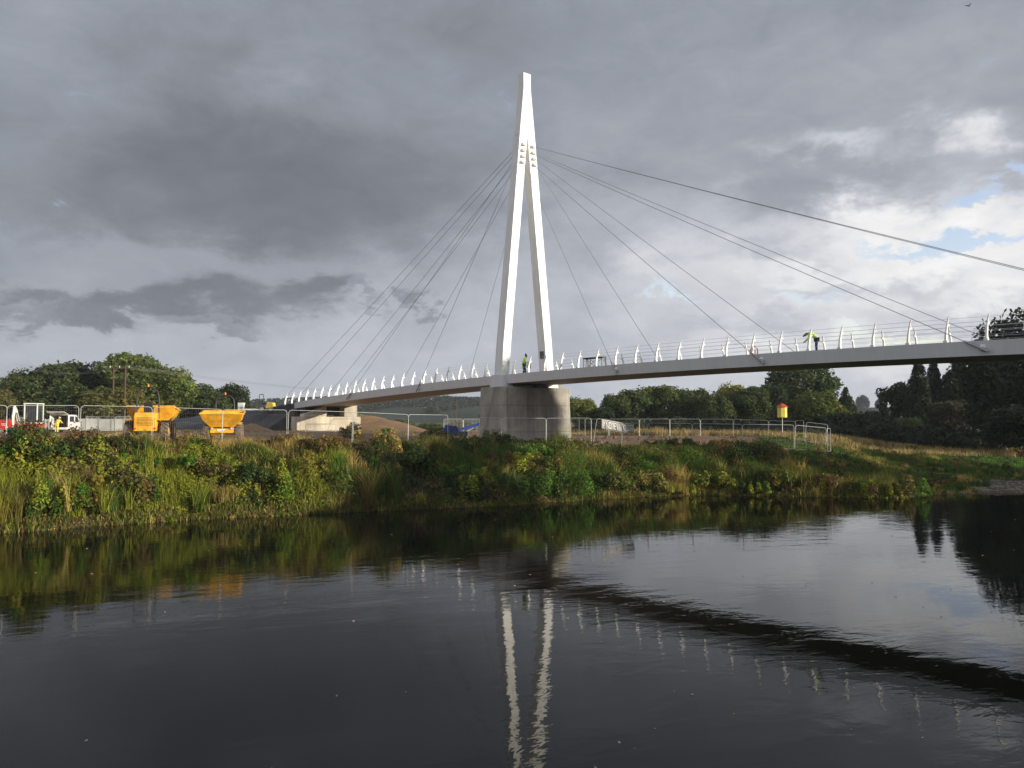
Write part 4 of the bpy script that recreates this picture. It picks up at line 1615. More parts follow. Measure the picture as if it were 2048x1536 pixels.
# prominent single plants on the far bank
def plant(px, py, Hh, Rr, style, cols, label, name='shrub', cat='shrub', leaf=0.10, n=2600, dens=1.0):
    """px,py: where its foot stands in the picture; the foot is found on the terrain"""
    best = None
    for Y in np.arange(38, 100, 0.15):
        x = wx(px, Y)
        if bank_s(np.array([x]), np.array([Y]))[0] < 0.3: continue
        z = gz1(x, Y)
        row = 768 - F * math.tan(math.atan((z - EYE) / Y) - PITCH)
        if row <= py:
            best = (x, Y, z); break
    if best is None:
        return
    g = np.random.default_rng(int(px * 7 + py))
    Hh *= 1.15; Rr *= 1.25
    x, Y, z = best
    if style == 'grass':
        k = 16
        P_ = np.stack([g.normal(0, Rr * 0.4, k), g.normal(0, Rr * 0.4, k), np.zeros(k)], -1)
        Q, C = blades(P_, g.uniform(0.7, 1.0, k) * Hh, pal(cols, g.integers(0, len(cols), k)), g, 34, 0.012, 0.55, 0.10)
    elif style == 'herb':
        k = 9
        P_ = np.stack([g.normal(0, Rr * 0.6, k), g.normal(0, Rr * 0.5, k), np.zeros(k)], -1)
        Q, C = herbs(P_, g.uniform(0.45, 1.0, k) * Hh, pal(cols, g.integers(0, len(cols), k)), g, int(230 * dens), leaf, 0.46, 0.8)
        st, sc_ = blades(P_, g.uniform(0.9, 1.1, k) * Hh, pal(cols, g.integers(0, len(cols), k)), g, 5, 0.012, 0.2, 0.06)
        Q = np.concatenate([Q, st]); C = np.concatenate([C, sc_])
    else:
        Q, C0, c, rad = crown('bush', g, Hh, Rr, n, leaf)
        C = C0 * pal(cols, g.integers(0, len(cols), len(Q)))
    o = quads_object(name, Q, C, HERB)
    o.location = (x, Y, z - 0.05)
    tag(o, label, cat, 'single plants on the far bank')


for a in [
    (30, 1040, 1.5, 0.9, 'grass', ['lime', 'olive', 'gold'], 'tall yellow green grass clump by the water at the left edge', 'grass_clump', 'grass clump'),
    (115, 1035, 1.9, 1.0, 'grass', ['straw', 'lime', 'green'], 'pale tall grass clump rising mid bank below the excavator', 'grass_clump', 'grass clump'),
    (62, 1050, 0.8, 0.6, 'herb', ['lime', 'green'], 'low lime plant at the water edge near the left', 'bank_plant', 'plant'),
    (120, 1010, 1.4, .8, 'herb', ['lime', 'bright'], 'lime leafed plant left of the pale willowherb', 'bank_plant', 'plant'),
    (165, 1000, 1.5, 0.7, 'herb', ['gold', 'rust', 'olive'], 'golden willowherb below the van', 'bank_plant', 'plant'),
    (210, 1040, 1.4, 0.9, 'grass', ['lime', 'green'], 'upright green grass tuft below the larger dumper', 'grass_clump', 'grass clump'),
    (195, 1040, 0.8, 0.9, 'bush', ['brown', 'rust'], 'brown withered bush at the water below the van', 'shrub', 'shrub'),
    (285, 1010, 1.1, 0.9, 'herb', ['brown', 'olive', 'green'], 'brown flecked leafy plant below the larger dumper', 'bank_plant', 'plant'),
    (300, 930, 0.5, 1.1, 'herb', ['bright'], 'bright green patch of low leaves under the larger dumper', 'bank_plant', 'plant'),
    (345, 935, 0.5, 1.1, 'herb', ['bright', 'green'], 'bright green low leaves between the dumpers', 'bank_plant', 'plant'),
    (390, 1020, 1.3, .8, 'grass', ['lime', 'green'], 'green reed tuft at the water below the front facing dumper', 'grass_clump', 'grass clump'),
    (470, 1022, 0.8, .7, 'grass', ['straw', 'olive'], 'short straw coloured tuft at the water left of the dark hollow', 'grass_clump', 'grass clump'),
    (560, 1005, 1.4, 1.0, 'herb', ['green', 'bright', 'lime'], 'fresh green leafy clump below the abutment', 'bank_plant', 'plant'),
    (610, 950, 1.2, .8, 'herb', ['lime', 'olive', 'gold'], 'yellow dotted plant mid bank below the abutment', 'bank_plant', 'plant'),
    (690, 990, 1.5, 1.0, 'herb', ['green', 'olive'], 'tall leafy plant left of the fan of grass', 'bank_plant', 'plant'),
    (755, 1005, 2.1, 1.0, 'grass', ['olive', 'green', 'brown'], 'big fan shaped grass clump in the shade right of the abutment', 'grass_clump', 'grass clump'),
    (770, 905, 1.3, 1.0, 'herb', ['green', 'olive', 'straw'], 'pale flowering plant on the rim right of the abutment', 'bank_plant', 'plant'),
    (872, 885, 1.5, 1.3, 'bush', ['dark', 'brown'], 'dark round bush left of the blue lift', 'shrub', 'shrub'),
    (905, 905, 1.1, 1.4, 'bush', ['dark', 'dark', 'green'], 'dark scrub on the rim left of the pier', 'shrub', 'shrub'),
    (830, 930, 1.2, 1.3, 'bush', ['dark', 'green'], 'shaded shrub half way down the bank left of the pier', 'shrub', 'shrub'),
    (962, 965, 0.9, 0.6, 'herb', ['gold', 'lime'], 'small golden plant below the left of the pier', 'bank_plant', 'plant'),
    (915, 985, 1.0, 0.7, 'herb', ['lime', 'green'], 'bright plant by the water left of the pier', 'bank_plant', 'plant'),
    (1060, 915, 1.2, 1.6, 'bush', ['bright', 'green'], 'big bright green bush at the foot of the pier', 'shrub', 'shrub'),
    (1120, 918, 1.1, 1.4, 'bush', ['bright', 'lime', 'green'], 'bright green bush at the right corner of the pier', 'shrub', 'shrub'),
    (1030, 945, 1.2, 0.9, 'herb', ['gold', 'rust', 'lime'], 'golden leaved plant below the middle of the pier', 'bank_plant', 'plant'),
    (1085, 950, 1.1, 1.0, 'herb', ['olive', 'rust', 'green'], 'olive plant with rusty stems below the right of the pier', 'bank_plant', 'plant'),
    (1060, 990, 1.1, 1.0, 'herb', ['bright', 'green'], 'rounded green plant by the water below the pier', 'bank_plant', 'plant'),
    (1130, 990, 1.3, 1.2, 'herb', ['bright', 'green'], 'largest green leafy clump by the water below the pier', 'bank_plant', 'plant'),
    (1170, 935, 0.9, 0.8, 'herb', ['lime', 'olive', 'straw'], 'pale speckled plant left of the red rubble', 'bank_plant', 'plant'),
    (1190, 950, 0.8, 0.5, 'herb', ['rust', 'brown'], 'rust red dock below the red rubble', 'bank_plant', 'plant'),
    (1225, 980, 1.5, 1.2, 'bush', ['green', 'olive'], 'grey green bush by the water below the banner', 'shrub', 'shrub'),
    (1290, 980, 1.6, 1.2, 'bush', ['olive', 'green', 'straw'], 'pale leaved bush by the water right of the banner', 'shrub', 'shrub'),
    (1345, 985, .7, 0.7, 'grass', ['straw', 'lime'], 'pale tuft on the mud below the near fence', 'grass_clump', 'grass clump'),
    (1415, 975, 1.5, 1.4, 'bush', ['green', 'olive', 'lime'], 'wide green bush by the water under the deck', 'shrub', 'shrub'),
    (1395, 985, 0.6, .7, 'herb', ['bright', 'lime'], 'low bright plant on the mud under the deck', 'bank_plant', 'plant'),
    (1440, 898, 1.1, 1.0, 'bush', ['brown', 'olive'], 'brown shrub on the rim of the bank', 'shrub', 'shrub'),
    (1380, 898, .8, .8, 'herb', ['bright', 'green'], 'bright green plant on the rim below the near fence', 'bank_plant', 'plant'),
    (1340, 905, .8, 1.2, 'herb', ['bright', 'green'], 'green plants on the rim right of the rubble', 'bank_plant', 'plant'),
    (1500, 985, 0.9, 1.1, 'herb', ['green', 'lime'], 'low green clump at the water left of the yellow flag plant', 'bank_plant', 'plant'),
    (1560, 975, 1.6, 1.0, 'bush', ['olive', 'green', 'gold'], 'bush with golden tips at the water below the yellow cage', 'shrub', 'shrub'),
    (1652, 985, 1.1, 0.6, 'herb', ['gold', 'lime', 'rust'], 'small orange yellow plant standing alone at the water', 'bank_plant', 'plant'),
    (1745, 990, .9, .8, 'herb', ['lime', 'rust'], 'lime plant at the water edge beyond the orange yellow one', 'bank_plant', 'plant'),
    (1800, 990, 1.2, 1.0, 'herb', ['lime', 'bright', 'rust'], 'lime and rust plant on the last point of the bank', 'bank_plant', 'plant'),
    (1775, 965, 1.1, 0.8, 'grass', ['lime', 'green'], 'upright grass on the last point of the bank', 'grass_clump', 'grass clump'),
    (1870, 975, .7, 1.3, 'bush', ['dark', 'brown'], 'low dark scrub beside the beach', 'shrub', 'shrub'),
    (1600, 880, .6, .9, 'herb', ['bright', 'lime'], 'bright weeds at the foot of the turned back fence panel', 'bank_plant', 'plant'),
    (1820, 905, .9, .7, 'herb', ['lime', 'green'], 'tall green weed on the edge of the meadow spit', 'bank_plant', 'plant'),
    (1925, 925, .6, 1.1, 'bush', ['dark', 'olive'], 'dark tussock on the meadow spit', 'shrub', 'shrub'),
    (95, 930, 1.3, 1.5, 'bush', ['dark', 'green'], 'dark rounded shrub high on the bank below the red compressor', 'shrub', 'shrub'),
    (240, 905, 1.0, 1.3, 'bush', ['dark', 'brown', 'green'], 'dark brown shrub on the rim left of the larger dumper', 'shrub', 'shrub'),
    (250, 985, 1.3, 1.0, 'bush', ['dark', 'olive'], 'dark shrub in the middle of the bank below the larger dumper', 'shrub', 'shrub'),
    (420, 950, 1.2, 1.3, 'bush', ['brown', 'dark', 'olive'], 'brown shrub half way down the bank below the front facing dumper', 'shrub', 'shrub'),
    (500, 965, 1.2, 1.2, 'bush', ['dark', 'green'], 'dark green shrub mid bank left of the abutment', 'shrub', 'shrub'),
    (640, 905, 1.1, 1.2, 'bush', ['brown', 'olive'], 'russet shrub on the rim below the abutment', 'shrub', 'shrub'),
    (1480, 925, 1.2, 1.4, 'bush', ['dark', 'green'], 'dark shrub under the rim left of the yellow cage', 'shrub', 'shrub'),
    (700, 876, 1.3, 0.6, 'herb', ['brown', 'straw', 'olive'], 'wispy dry shrub before the abutment', 'bank_plant', 'plant'),
]:
    plant(*a)

cl = MB()
gC = np.random.default_rng(8)
for i in range(1500):
    x = gC.uniform(3, 24); y = gC.uniform(66, 93)
    if sn(np.array([x]), np.array([y]), 0.5, 15)[0] < 0.0: continue
    r = gC.uniform(0.03, 0.11) * (1 + (gC.random() < 0.06))
    cl.box((x, y, gz1(x, y) + r * 0.2), (r * 2.4, r * 1.8, r * 0.9), rot=tuple(gC.uniform(0, 3, 3)))
o = cl.build('earth_clods', mat('dug_earth', (0.15, 0.10, 0.068), 0.95, 0, 0.4, 0.5))
tag(o, 'clods and stones strewn over the bare site earth', 'earth', kind='stuff')
# shingle and driftwood at the water's edge
st = MB()
gS = np.random.default_rng(3)
for i in range(900):
    x = gS.uniform(-30, 26)
    y = np.interp(x, WL[:, 0], WL[:, 1]) + gS.uniform(0.0, 0.7)
    z = gz1(x, y)
    r = gS.uniform(0.03, 0.11)
    st.lathe([(r * .5, -r * .3), (r, 0), (r * .5, r * .45)], 5, c=(x, y, z), a0=gS.uniform(0, 3))
for i in range(1500):
    x = gS.uniform(29, 50)
    y = np.interp(x, WL[:, 0], WL[:, 1]) + abs(gS.normal(0, 4.5))
    z = gz1(x, y)
    r = gS.uniform(0.04, 0.16)
    st.lathe([(r * .5, -r * .3), (r, 0), (r * .5, r * .4)], 5, c=(x, y, z), a0=gS.uniform(0, 3))
o = st.build('shingle', mat('river_stone', (0.16, 0.135, 0.10), 0.9, 0, 0.4, 2))
tag(o, 'small stones along the muddy water edge', 'stones', kind='stuff')
rb = MB()
for i in range(520):
    x = 7.2 + gS.normal(0, 1.3); y = 64.1 + gS.normal(0, 0.9)
    if abs(x - 7.2) > 2.6 or abs(y - 64.1) > 2.2: continue
    r = gS.uniform(0.05, 0.17)
    rb.box((x, y, gz1(x, y) + r * 0.35), (r * 2, r * 1.5, r * 1.1), rot=tuple(gS.uniform(0, 3, 3)))
o = rb.build('red_rubble', mat('red_brick_rubble', (0.26, 0.125, 0.085), 0.9, 0, 0.4, 1.5))
tag(o, 'heap of red rubble tipped over the bank below the banner', 'rubble', kind='stuff')

# ------------------------------------------------------------------ machines
def wheel(parent, x, y, z, r, wd, lugs=True, rim_col=None):
    m = MB()
    pr = [(r * 0.55, -wd * .42), (r * 0.78, -wd * .5), (r * 0.93, -wd * .46), (r * .97, -wd * .3), (r * .97, wd * .3), (r * 0.93, wd * .46), (r * 0.78, wd * .5), (r * 0.55, wd * .42)]
    m.lathe(pr, 24, axis='y')
    if lugs:
        n = 16
        for i in range(n):
            for sd in (-1, 1):
                a = 2 * math.pi * (i + (0.5 if sd > 0 else 0)) / n
                M = Matrix.Rotation(-a, 4, 'Y') @ Matrix.Translation((r * 0.985, sd * wd * 0.23, 0)) @ Matrix.Rotation(sd * 0.75, 4, 'X')
                m.box((0, 0, 0), (r * 0.09, wd * 0.55, r * 0.09), M=M)
    t = m.build('wheel', M_tyre, parent)
    t.location = (x, y, z)
    h = MB().lathe([(r * .2, -wd * .46), (r * .54, -wd * .40), (r * .54, wd * .40), (r * .2, wd * .46)], 16, axis='y')
    h.build('rim', rim_col or M_orange, t, bevel=0.01)
    return t


def dumper(name, x, y, heading, label, sc=1.0, tipz=0.0):
    """site dumper: +x is forwards (skip end)"""
    z = gz1(x, y)
    e = empty(name, (x, y, z), label, 'dumper', 'orange site dumpers')
    e.rotation_euler = (0, 0, heading)
    e.scale = (sc, sc, sc)
    m = MB()
    m.box((-0.2, 0, 0.72), (3.2, 0.75, 0.34))
    m.box((1.0, 0, 0.62), (0.5, 1.5, 0.3))
    m.box((1.62, 0, 0.78), (0.18, 1.5, 0.30))
    m.build('chassis', M_orange, e, bevel=0.02)
    # engine housing at the back with louvres
    m = MB()
    m.prism([(-2.15, 0.62), (-0.75, 0.62), (-0.75, 1.72), (-1.85, 1.72), (-2.15, 1.5)], 'y', -0.62, 0.62)
    eh = m.build('engine_cover', M_orange, e, bevel=0.035)
    m = MB()
    for i in range(6):
        m.box((-2.165, 0, 0.98 + i * 0.085), (0.03, 0.86, 0.022))
    m.build('grille', M_dark, eh)
    m = MB()
    for s in (-1, 1):
        m.box((-2.18, s * 0.55, 0.78), (0.05, 0.12, 0.10))
    m.build('tail_light', M_red, eh)
    # mudguards
    for s in (-1, 1):
        m = MB()
        m.prism([(-2.0, 1.26), (-0.45, 1.26), (-0.2, 1.02), (-0.1, 1.04), (-0.38, 1.34), (-2.05, 1.34)], 'y', s * 0.63, s * 1.15)
        m.build('mudguard', M_orange, e, bevel=0.01)
    # operator platform, seat and wheel
    m = MB()
    m.box((-0.35, 0, 1.0), (0.8, 1.2, 0.12))
    m.build('platform', M_rub, e, bevel=0.02)
    m = MB(); m.prism([(-1.12, 1.70), (-0.62, 1.70), (-0.62, 1.90), (-0.98, 1.93), (-1.06, 2.34), (-1.15, 2.34)], 'y', -0.25, 0.25)
    m.build('seat', M_seat, e, bevel=0.03)
    m = MB()
    m.tube([(-0.3, 0, 1.1), (-0.12, 0, 1.7), (-0.25, 0, 1.95)], 0.035)
    pts = [(-0.27 + 0.06 * math.cos(a), 0.19 * math.sin(a), 1.97 + 0.17 * math.cos(a)) for a in np.linspace(0, 2 * math.pi, 13)[:-1]]
    m.tube(pts, 0.016, 6, closed=True)
    m.build('steering_wheel', M_dark, e)
    # roll bar
    m = MB()
    pts = [(-1.25, -0.62, 0.9), (-1.25, -0.62, 2.6), (-1.25, -0.56, 2.95), (-1.25, -0.38, 3.16), (-1.25, -0.15, 3.24), (-1.25, 0.15, 3.24), (-1.25, 0.38, 3.16), (-1.25, 0.56, 2.95), (-1.25, 0.62, 2.6), (-1.25, 0.62, 0.9)]
    m.tube(pts, 0.05, 8)
    rb_ = m.build('roll_bar', M_dark, e, smooth=True)
    MB().lathe([(0.06, 3.28), (0.06, 3.40), (0.03, 3.45)], 10, c=(-1.25, 0.0, 0)).build('beacon', mat('amber_lens', (0.7, 0.2, 0.03), 0.3), rb_, smooth=True)
    # skip: open hopper, sloped front lip
    W0, W1 = 0.75, 1.38
    out_b = [(0.25, -W0, 1.02), (1.55, -W0, 1.02), (1.55, W0, 1.02), (0.25, W0, 1.02)]
    out_t = [(-0.30, -W1, 2.12), (2.35, -W1 * 1.0, 1.92), (2.35, W1 * 1.0, 1.92), (-0.30, W1, 2.12)]
    mid_l = [(0.05, -1.22, 1.5), (2.0, -1.22, 1.5), (2.0, 1.22, 1.5), (0.05, 1.22, 1.5)]

    def inset(P, d, dz_):
        c = Vector((sum(p[0] for p in P) / 4, 0, 0))
        return [(p[0] + (d if p[0] < c.x else -d), p[1] + (d if p[1] < 0 else -d), p[2] + dz_) for p in P]
    m = MB()
    rings = [out_b, mid_l, out_t, inset(out_t, 0.07, 0.0), inset(mid_l, 0.06, 0.03), inset(out_b, 0.05, 0.06)]
    vs = [p for r_ in rings for p in r_]
    fs = [(3, 2, 1, 0)]
    for i in range(5):
        for k in range(4):
            k2 = (k + 1) % 4
            fs.append((i * 4 + k, i * 4 + k2, (i + 1) * 4 + k2, (i + 1) * 4 + k))
    fs.append((20, 21, 22, 23))
    m.add(vs, fs)
    for s in (-1, 1):
        m.box((1.0, s * 1.39, 1.98), (2.5, 0.06, 0.10), rot=(0, 0.075, 0))
        m.box((0.9, s * 0.45, 0.95), (0.16, 0.12, 0.5))
    m.box((2.36, 0, 1.91), (0.07, 2.76, 0.10))
    m.box((-0.31, 0, 2.12), (0.07, 2.76, 0.10))
    m.build('skip', M_orange, e, bevel=0.015)
    m = MB()
    m.box((1.72, -0.05, 0.82), (0.02, 0.5, 0.15))
    m.build('number_plate', M_cream, e)
    m = MB()
    for s in (-1, 1):
        m.lathe([(0.03, 0), (0.08, .05), (0.08, 0.09)], 10, c=(1.70, s * 0.62, 0.95), axis='x')
    m.build('headlight', M_silver, e)
    for (wx_, s) in ((1.15, -1), (1.15, 1), (-1.3, -1), (-1.3, 1)):
        wheel(e, wx_, s * 1.02, 0.60, 0.60, 0.46)
    return e


def face(px, Y):
    return wx(px, Y)


dumper('site_dumper', face(303, 54.5), 54.5, math.radians(104), 'larger orange dumper seen from behind with its louvred engine cover', 1.04)
dumper('site_dumper', face(448, 54.5), 54.5, math.radians(-75), 'orange dumper facing the river with its open skip towards the camera', 0.93)

# mini excavator
ex = empty('mini_excavator', (face(57, 72), 72, gz1(face(57, 72), 72)), 'small white and red excavator with a tall glazed cab and folded arm', 'excavator', None, math.radians(-80))
m = MB()
for s in (-1, 1):
    m.prism([(-1.0, 0.12), (-0.85, 0.0), (0.85, 0.0), (1.0, 0.12), (1.0, 0.34), (0.85, 0.46), (-0.85, 0.46), (-1.0, 0.34)], 'y', s * 0.85 - 0.17, s * 0.85 + 0.17)
m.build('tracks', M_rub, ex, bevel=0.02)
m = MB()
m.lathe([(0.5, 0.46), (0.5, 0.62)], 16)
m.box((0, 0, 0.35), (0.8, 1.4, 0.2))
m.build('undercarriage', M_dark, ex)
m = MB()
m.prism([(-1.15, -0.8), (-0.9, -1.0), (0.75, -1.0), (0.95, -0.8), (0.95, 0.8), (0.75, 1.0), (-0.9, 1.0), (-1.15, 0.8)], 'z', 0.62, 1.02)
m.build('body', M_red, ex, bevel=0.04)
m = MB()
m.box((-0.85, -0.45, 1.3), (0.7, 0.9, 0.56))
m.build('engine_cover', M_cream, ex, bevel=0.05)
m = MB()
for (x, y) in ((-0.62, -0.03), (0.72, -0.03), (-0.62, 0.95), (0.72, 0.95)):
    m.box((x, y, 1.85), (0.10, 0.10, 1.66))
m.box((0.05, 0.46, 2.70), (1.50, 1.14, 0.10))
m.box((0.05, 0.46, 1.07), (1.44, 1.06, 0.10))
m.build('cab_frame', M_cream, ex, bevel=0.02)
m = MB()
m.box((0.70, 0.46, 1.88), (0.03, 0.86, 1.5)); m.box((-0.60, 0.46, 2.0), (0.03, 0.86, 1.2)); m.box((0.05, 0.93, 1.88), (1.22, 0.03, 1.5)); m.box((0.05, -0.01, 1.88), (1.22, 0.03, 1.5))
m.build('cab_window', M_glass, ex)
m = MB()
m.tube([(0.95, -0.35, 0.85), (1.35, -0.35, 1.5), (1.75, -0.35, 2.25), (2.1, -0.35, 2.35)], [0.14, 0.15, 0.13, 0.10], 4)
m.build('boom', M_cream, ex)
m = MB()
m.tube([(1.95, -0.35, 2.5), (2.25, -0.35, 1.6), (2.2, -0.35, 0.75)], [0.11, 0.12, 0.08], 4)
m.build('dipper_arm', M_cream, ex)
m = MB()
m.tube([(1.3, -0.2, 1.2), (1.75, -0.2, 1.95)], 0.05, 8); m.tube([(1.6, -0.35, 2.35), (2.05, -0.35, 2.05)], 0.045, 8)
m.build('hydraulic_ram', M_silver, ex)
m = MB()
m.prism([(2.0, 0.2), (2.15, 0.75), (2.45, 0.7), (2.6, 0.4), (2.45, 0.1)], 'y', -0.6, -0.1)
m.build('bucket', M_dark, ex, bevel=0.015)
m = MB()
m.box((1.45, 0.1, 0.28), (0.06, 1.6, 0.34)); m.box((1.15, 0.5, 0.3), (0.6, 0.1, 0.1)); m.box((1.15, -0.3, 0.3), (0.6, 0.1, 0.1))
m.build('blade', M_red, ex)

# van with raised tailgate
vx, vy = face(132, 88), 88
van = empty('van', (vx, vy, gz1(vx, vy)), 'white van with its tailgate raised and a worker leaning inside', 'van', None, math.radians(100))
m = MB()
prof = [(-1.95, 0.35), (2.1, 0.35), (2.25, 0.55), (2.2, 0.95), (1.35, 1.08), (0.75, 1.78), (-1.75, 1.86), (-1.95, 1.80)]
# side walls, roof and floor leave the back open
for s in (-1, 1):
    m.prism(prof, 'y', s * 0.86 - 0.04, s * 0.86 + 0.04)
m.box((-0.55, 0, 1.84), (2.75, 1.68, 0.06)); m.box((0.1, 0, 0.40), (4.1, 1.68, 0.10)); m.box((1.75, 0, 0.75), (0.9, 1.68, 0.62)); m.box((-1.93, 0, 0.48), (0.08, 1.68, 0.22))
m.build('body', M_white, van, bevel=0.03)
m = MB()
m.box((0.2, 0, 1.1), (0.05, 1.64, 1.35)); m.box((-0.9, 0, 0.47), (2.0, 1.64, 0.03))
m.build('load_bay_lining', M_rub, van)
m = MB()
m.add([(1.36, -0.78, 1.10), (1.36, 0.78, 1.10), (0.78, 0.78, 1.76), (0.78, -0.78, 1.76)], [(0, 1, 2, 3)])
m.build('windscreen', M_glass, van)
for s in (-1, 1):
    m = MB(); m.prism([(0.05, 1.12), (1.2, 1.12), (0.72, 1.66), (0.05, 1.7)], 'y', s * 0.902 - 0.004, s * 0.902 + 0.004); m.build('side_window', M_glass, van)
    m = MB(); m.prism([(-1.6, 1.15), (-0.3, 1.15), (-0.3, 1.7), (-1.6, 1.7)], 'y', s * 0.902 - 0.004, s * 0.902 + 0.004); m.build('side_window', M_glass, van)
    m = MB(); m.box((-1.96, s * 0.80, 0.95), (0.05, 0.12, 0.34)); m.build('tail_light', M_red, van)
m = MB()
m.box((-2.45, 0, 2.02), (1.15, 1.66, 0.06), rot=(0, 0.20, 0))
tg = m.build('tailgate', M_white, van, bevel=0.02)
for (x, s) in ((1.35, -1), (1.35, 1), (-1.25, -1), (-1.25, 1)):
    wheel(van, x, s * 0.82, 0.32, 0.32, 0.20, False, M_silver)

# red compressor
cx = face(8, 84)
rc = empty('red_compressor', (cx, 84, gz1(cx, 84)), 'low red towed compressor with white markings at the left edge', 'compressor', None, math.radians(4))
m = MB()
m.prism([(-1.0, 0.35), (1.0, 0.35), (1.0, 1.15), (0.85, 1.35), (-0.85, 1.35), (-1.0, 1.15)], 'y', -0.6, 0.6)
m.build('body', M_red, rc, bevel=0.04)
m = MB()
m.box((0.35, -0.612, 0.95), (0.55, 0.012, 0.07)); m.box((0.35, -0.612, 0.80), (0.4, 0.012, 0.05))
m.lathe([(0.14, -0.618), (0.14, -0.604)], 16, c=(0.62, 0, 0.58), axis='y')
m.build('white_marking', M_cream, rc)
for s in (-1, 1):
    wheel(rc, 0.0, s * 0.68, 0.28, 0.28, 0.18, False, M_silver)
MB().tube([(-1.0, 0, 0.45), (-1.8, 0, 0.40)], 0.05, 6).build('drawbar', M_dark, rc)

# pale hoarding across the back of the yard
for i, (a, b, l) in enumerate([(84, 100, 'short pale hoarding panel between the excavator and the van'), (150, 200, 'pale hoarding panel right of the van'), (200, 250, 'pale hoarding panel behind the wooden poles')]):
    Y = 99
    x0, x1 = wx(a, Y), wx(b, Y)
    h = empty('hoarding', (x0, Y, gz1(x0, Y)), l, 'hoarding', 'pale hoarding panels')
    m = MB(); m.box(((x1 - x0) / 2 - 0.02, 0, 0.72), (x1 - x0 - 0.05, 0.05, 1.36)); m.build('panel', M_hoard, h)
    m = MB()
    n_ = max(2, int((x1 - x0) / 1.0))
    for k in range(n_ + 1):
        m.box((k * (x1 - x0 - 0.1) / n_ + 0.02, -0.05, 0.74), (0.06, 0.05, 1.46))
    m.build('rib', M_galv, h)

# roller on the ramp
rx, ry = face(535, 107.5), 107.5
ro = empty('ride_on_roller', (rx, ry, 6.35), 'small yellow ride on roller with a dark roll bar on top of the ramp', 'roller', None, math.radians(-12))
m = MB(); m.box((0.55, 0, 0.62), (1.3, 0.95, 0.5)); m.prism([(0.0, 0.85), (1.2, 0.85), (1.1, 1.25), (0.1, 1.35)], 'y', -0.42, 0.42); m.build('body', M_yellow, ro, bevel=0.04)
m = MB(); m.box((-0.75, 0, 0.72), (1.0, 0.9, 0.55)); m.build('rear_body', M_rub, ro, bevel=0.04)
m = MB(); m.box((-0.55, 0, 1.15), (0.5, 0.55, 0.14)); m.box((-0.8, 0, 1.4), (0.12, 0.55, 0.45)); m.build('seat', M_seat, ro, bevel=0.02)
m = MB(); m.tube([(-0.05, 0, 1.0), (-0.12, 0, 1.55)], 0.04); m.build('steering_column', M_dark, ro)
m = MB(); m.tube([(-1.1, -0.45, 0.7), (-1.1, -0.45, 2.35), (-1.1, -0.35, 2.5), (-1.1, 0.35, 2.5), (-1.1, 0.45, 2.35), (-1.1, 0.45, 0.7)], 0.05, 8); o = m.build('roll_bar', M_dark, ro, smooth=True)
o.rotation_euler = (0, 0, math.radians(75)); o.location = (-1.0, 1.0, 0)
o.location = (-1.05 + 1.1 * math.cos(R(75)), 1.1 * math.sin(R(75)), 0)
for x in (-0.8, 0.75):
    m = MB().lathe([(0.30, -0.45), (0.34, -0.44), (0.34, 0.44), (0.30, 0.45)], 20, c=(0, 0, 0), axis='y'); o = m.build('drum', M_galv, ro, smooth=True); o.location = (x, 0, 0.34)

ro.scale = (0.8, 0.8, 0.85)
ro.location.z -= 0.1

# white lighting tower box and a tarpaulin on the ramp shoulder
wxx, wyy = face(482, 103), 103
wt = empty('white_tank', (wxx, wyy, wz(822, wyy)), 'white tapered tank standing on the shoulder of the dark ramp', 'tank')
m = MB(); m.hexa([(-0.28, -0.25, 0), (0.28, -0.25, 0), (0.28, 0.25, 0), (-0.28, 0.25, 0)], [(-0.30, -0.3, 0.5), (0.34, -0.3, 0.5), (0.34, 0.3, 0.5), (-0.30, 0.3, 0.5)]); m.build('stand', M_galv, wt)
m = MB(); m.hexa([(-0.30, -0.3, 0.5), (0.34, -0.3, 0.5), (0.34, 0.3, 0.5), (-0.30, 0.3, 0.5)], [(-0.32, -0.35, 1.0), (0.44, -0.35, 1.0), (0.44, 0.35, 1.0), (-0.32, 0.35, 1.0)]); m.build('container', M_white, wt, bevel=0.04)
m = MB()
gt = np.random.default_rng(4)
xs_ = np.linspace(-1.2, 1.2, 9)
for i in range(9):
    for j in range(5):
        m.v.append((xs_[i], -0.5 + j * 0.25, 0.10 + 0.16 * math.exp(-((j - 2) / 1.3) ** 2) + gt.uniform(0, 0.09)))
m.f = [(i * 5 + j, (i + 1) * 5 + j, (i + 1) * 5 + j + 1, i * 5 + j + 1) for i in range(8) for j in range(4)]
o = m.build('white_sheet', M_white)
md = o.modifiers.new('solid', 'SOLIDIFY'); md.thickness = 0.02
o.location = (face(497, 102), 102, wz(823, 102)); tag(o, 'crumpled white sheet lying on the ramp beside the tank', 'sheet')

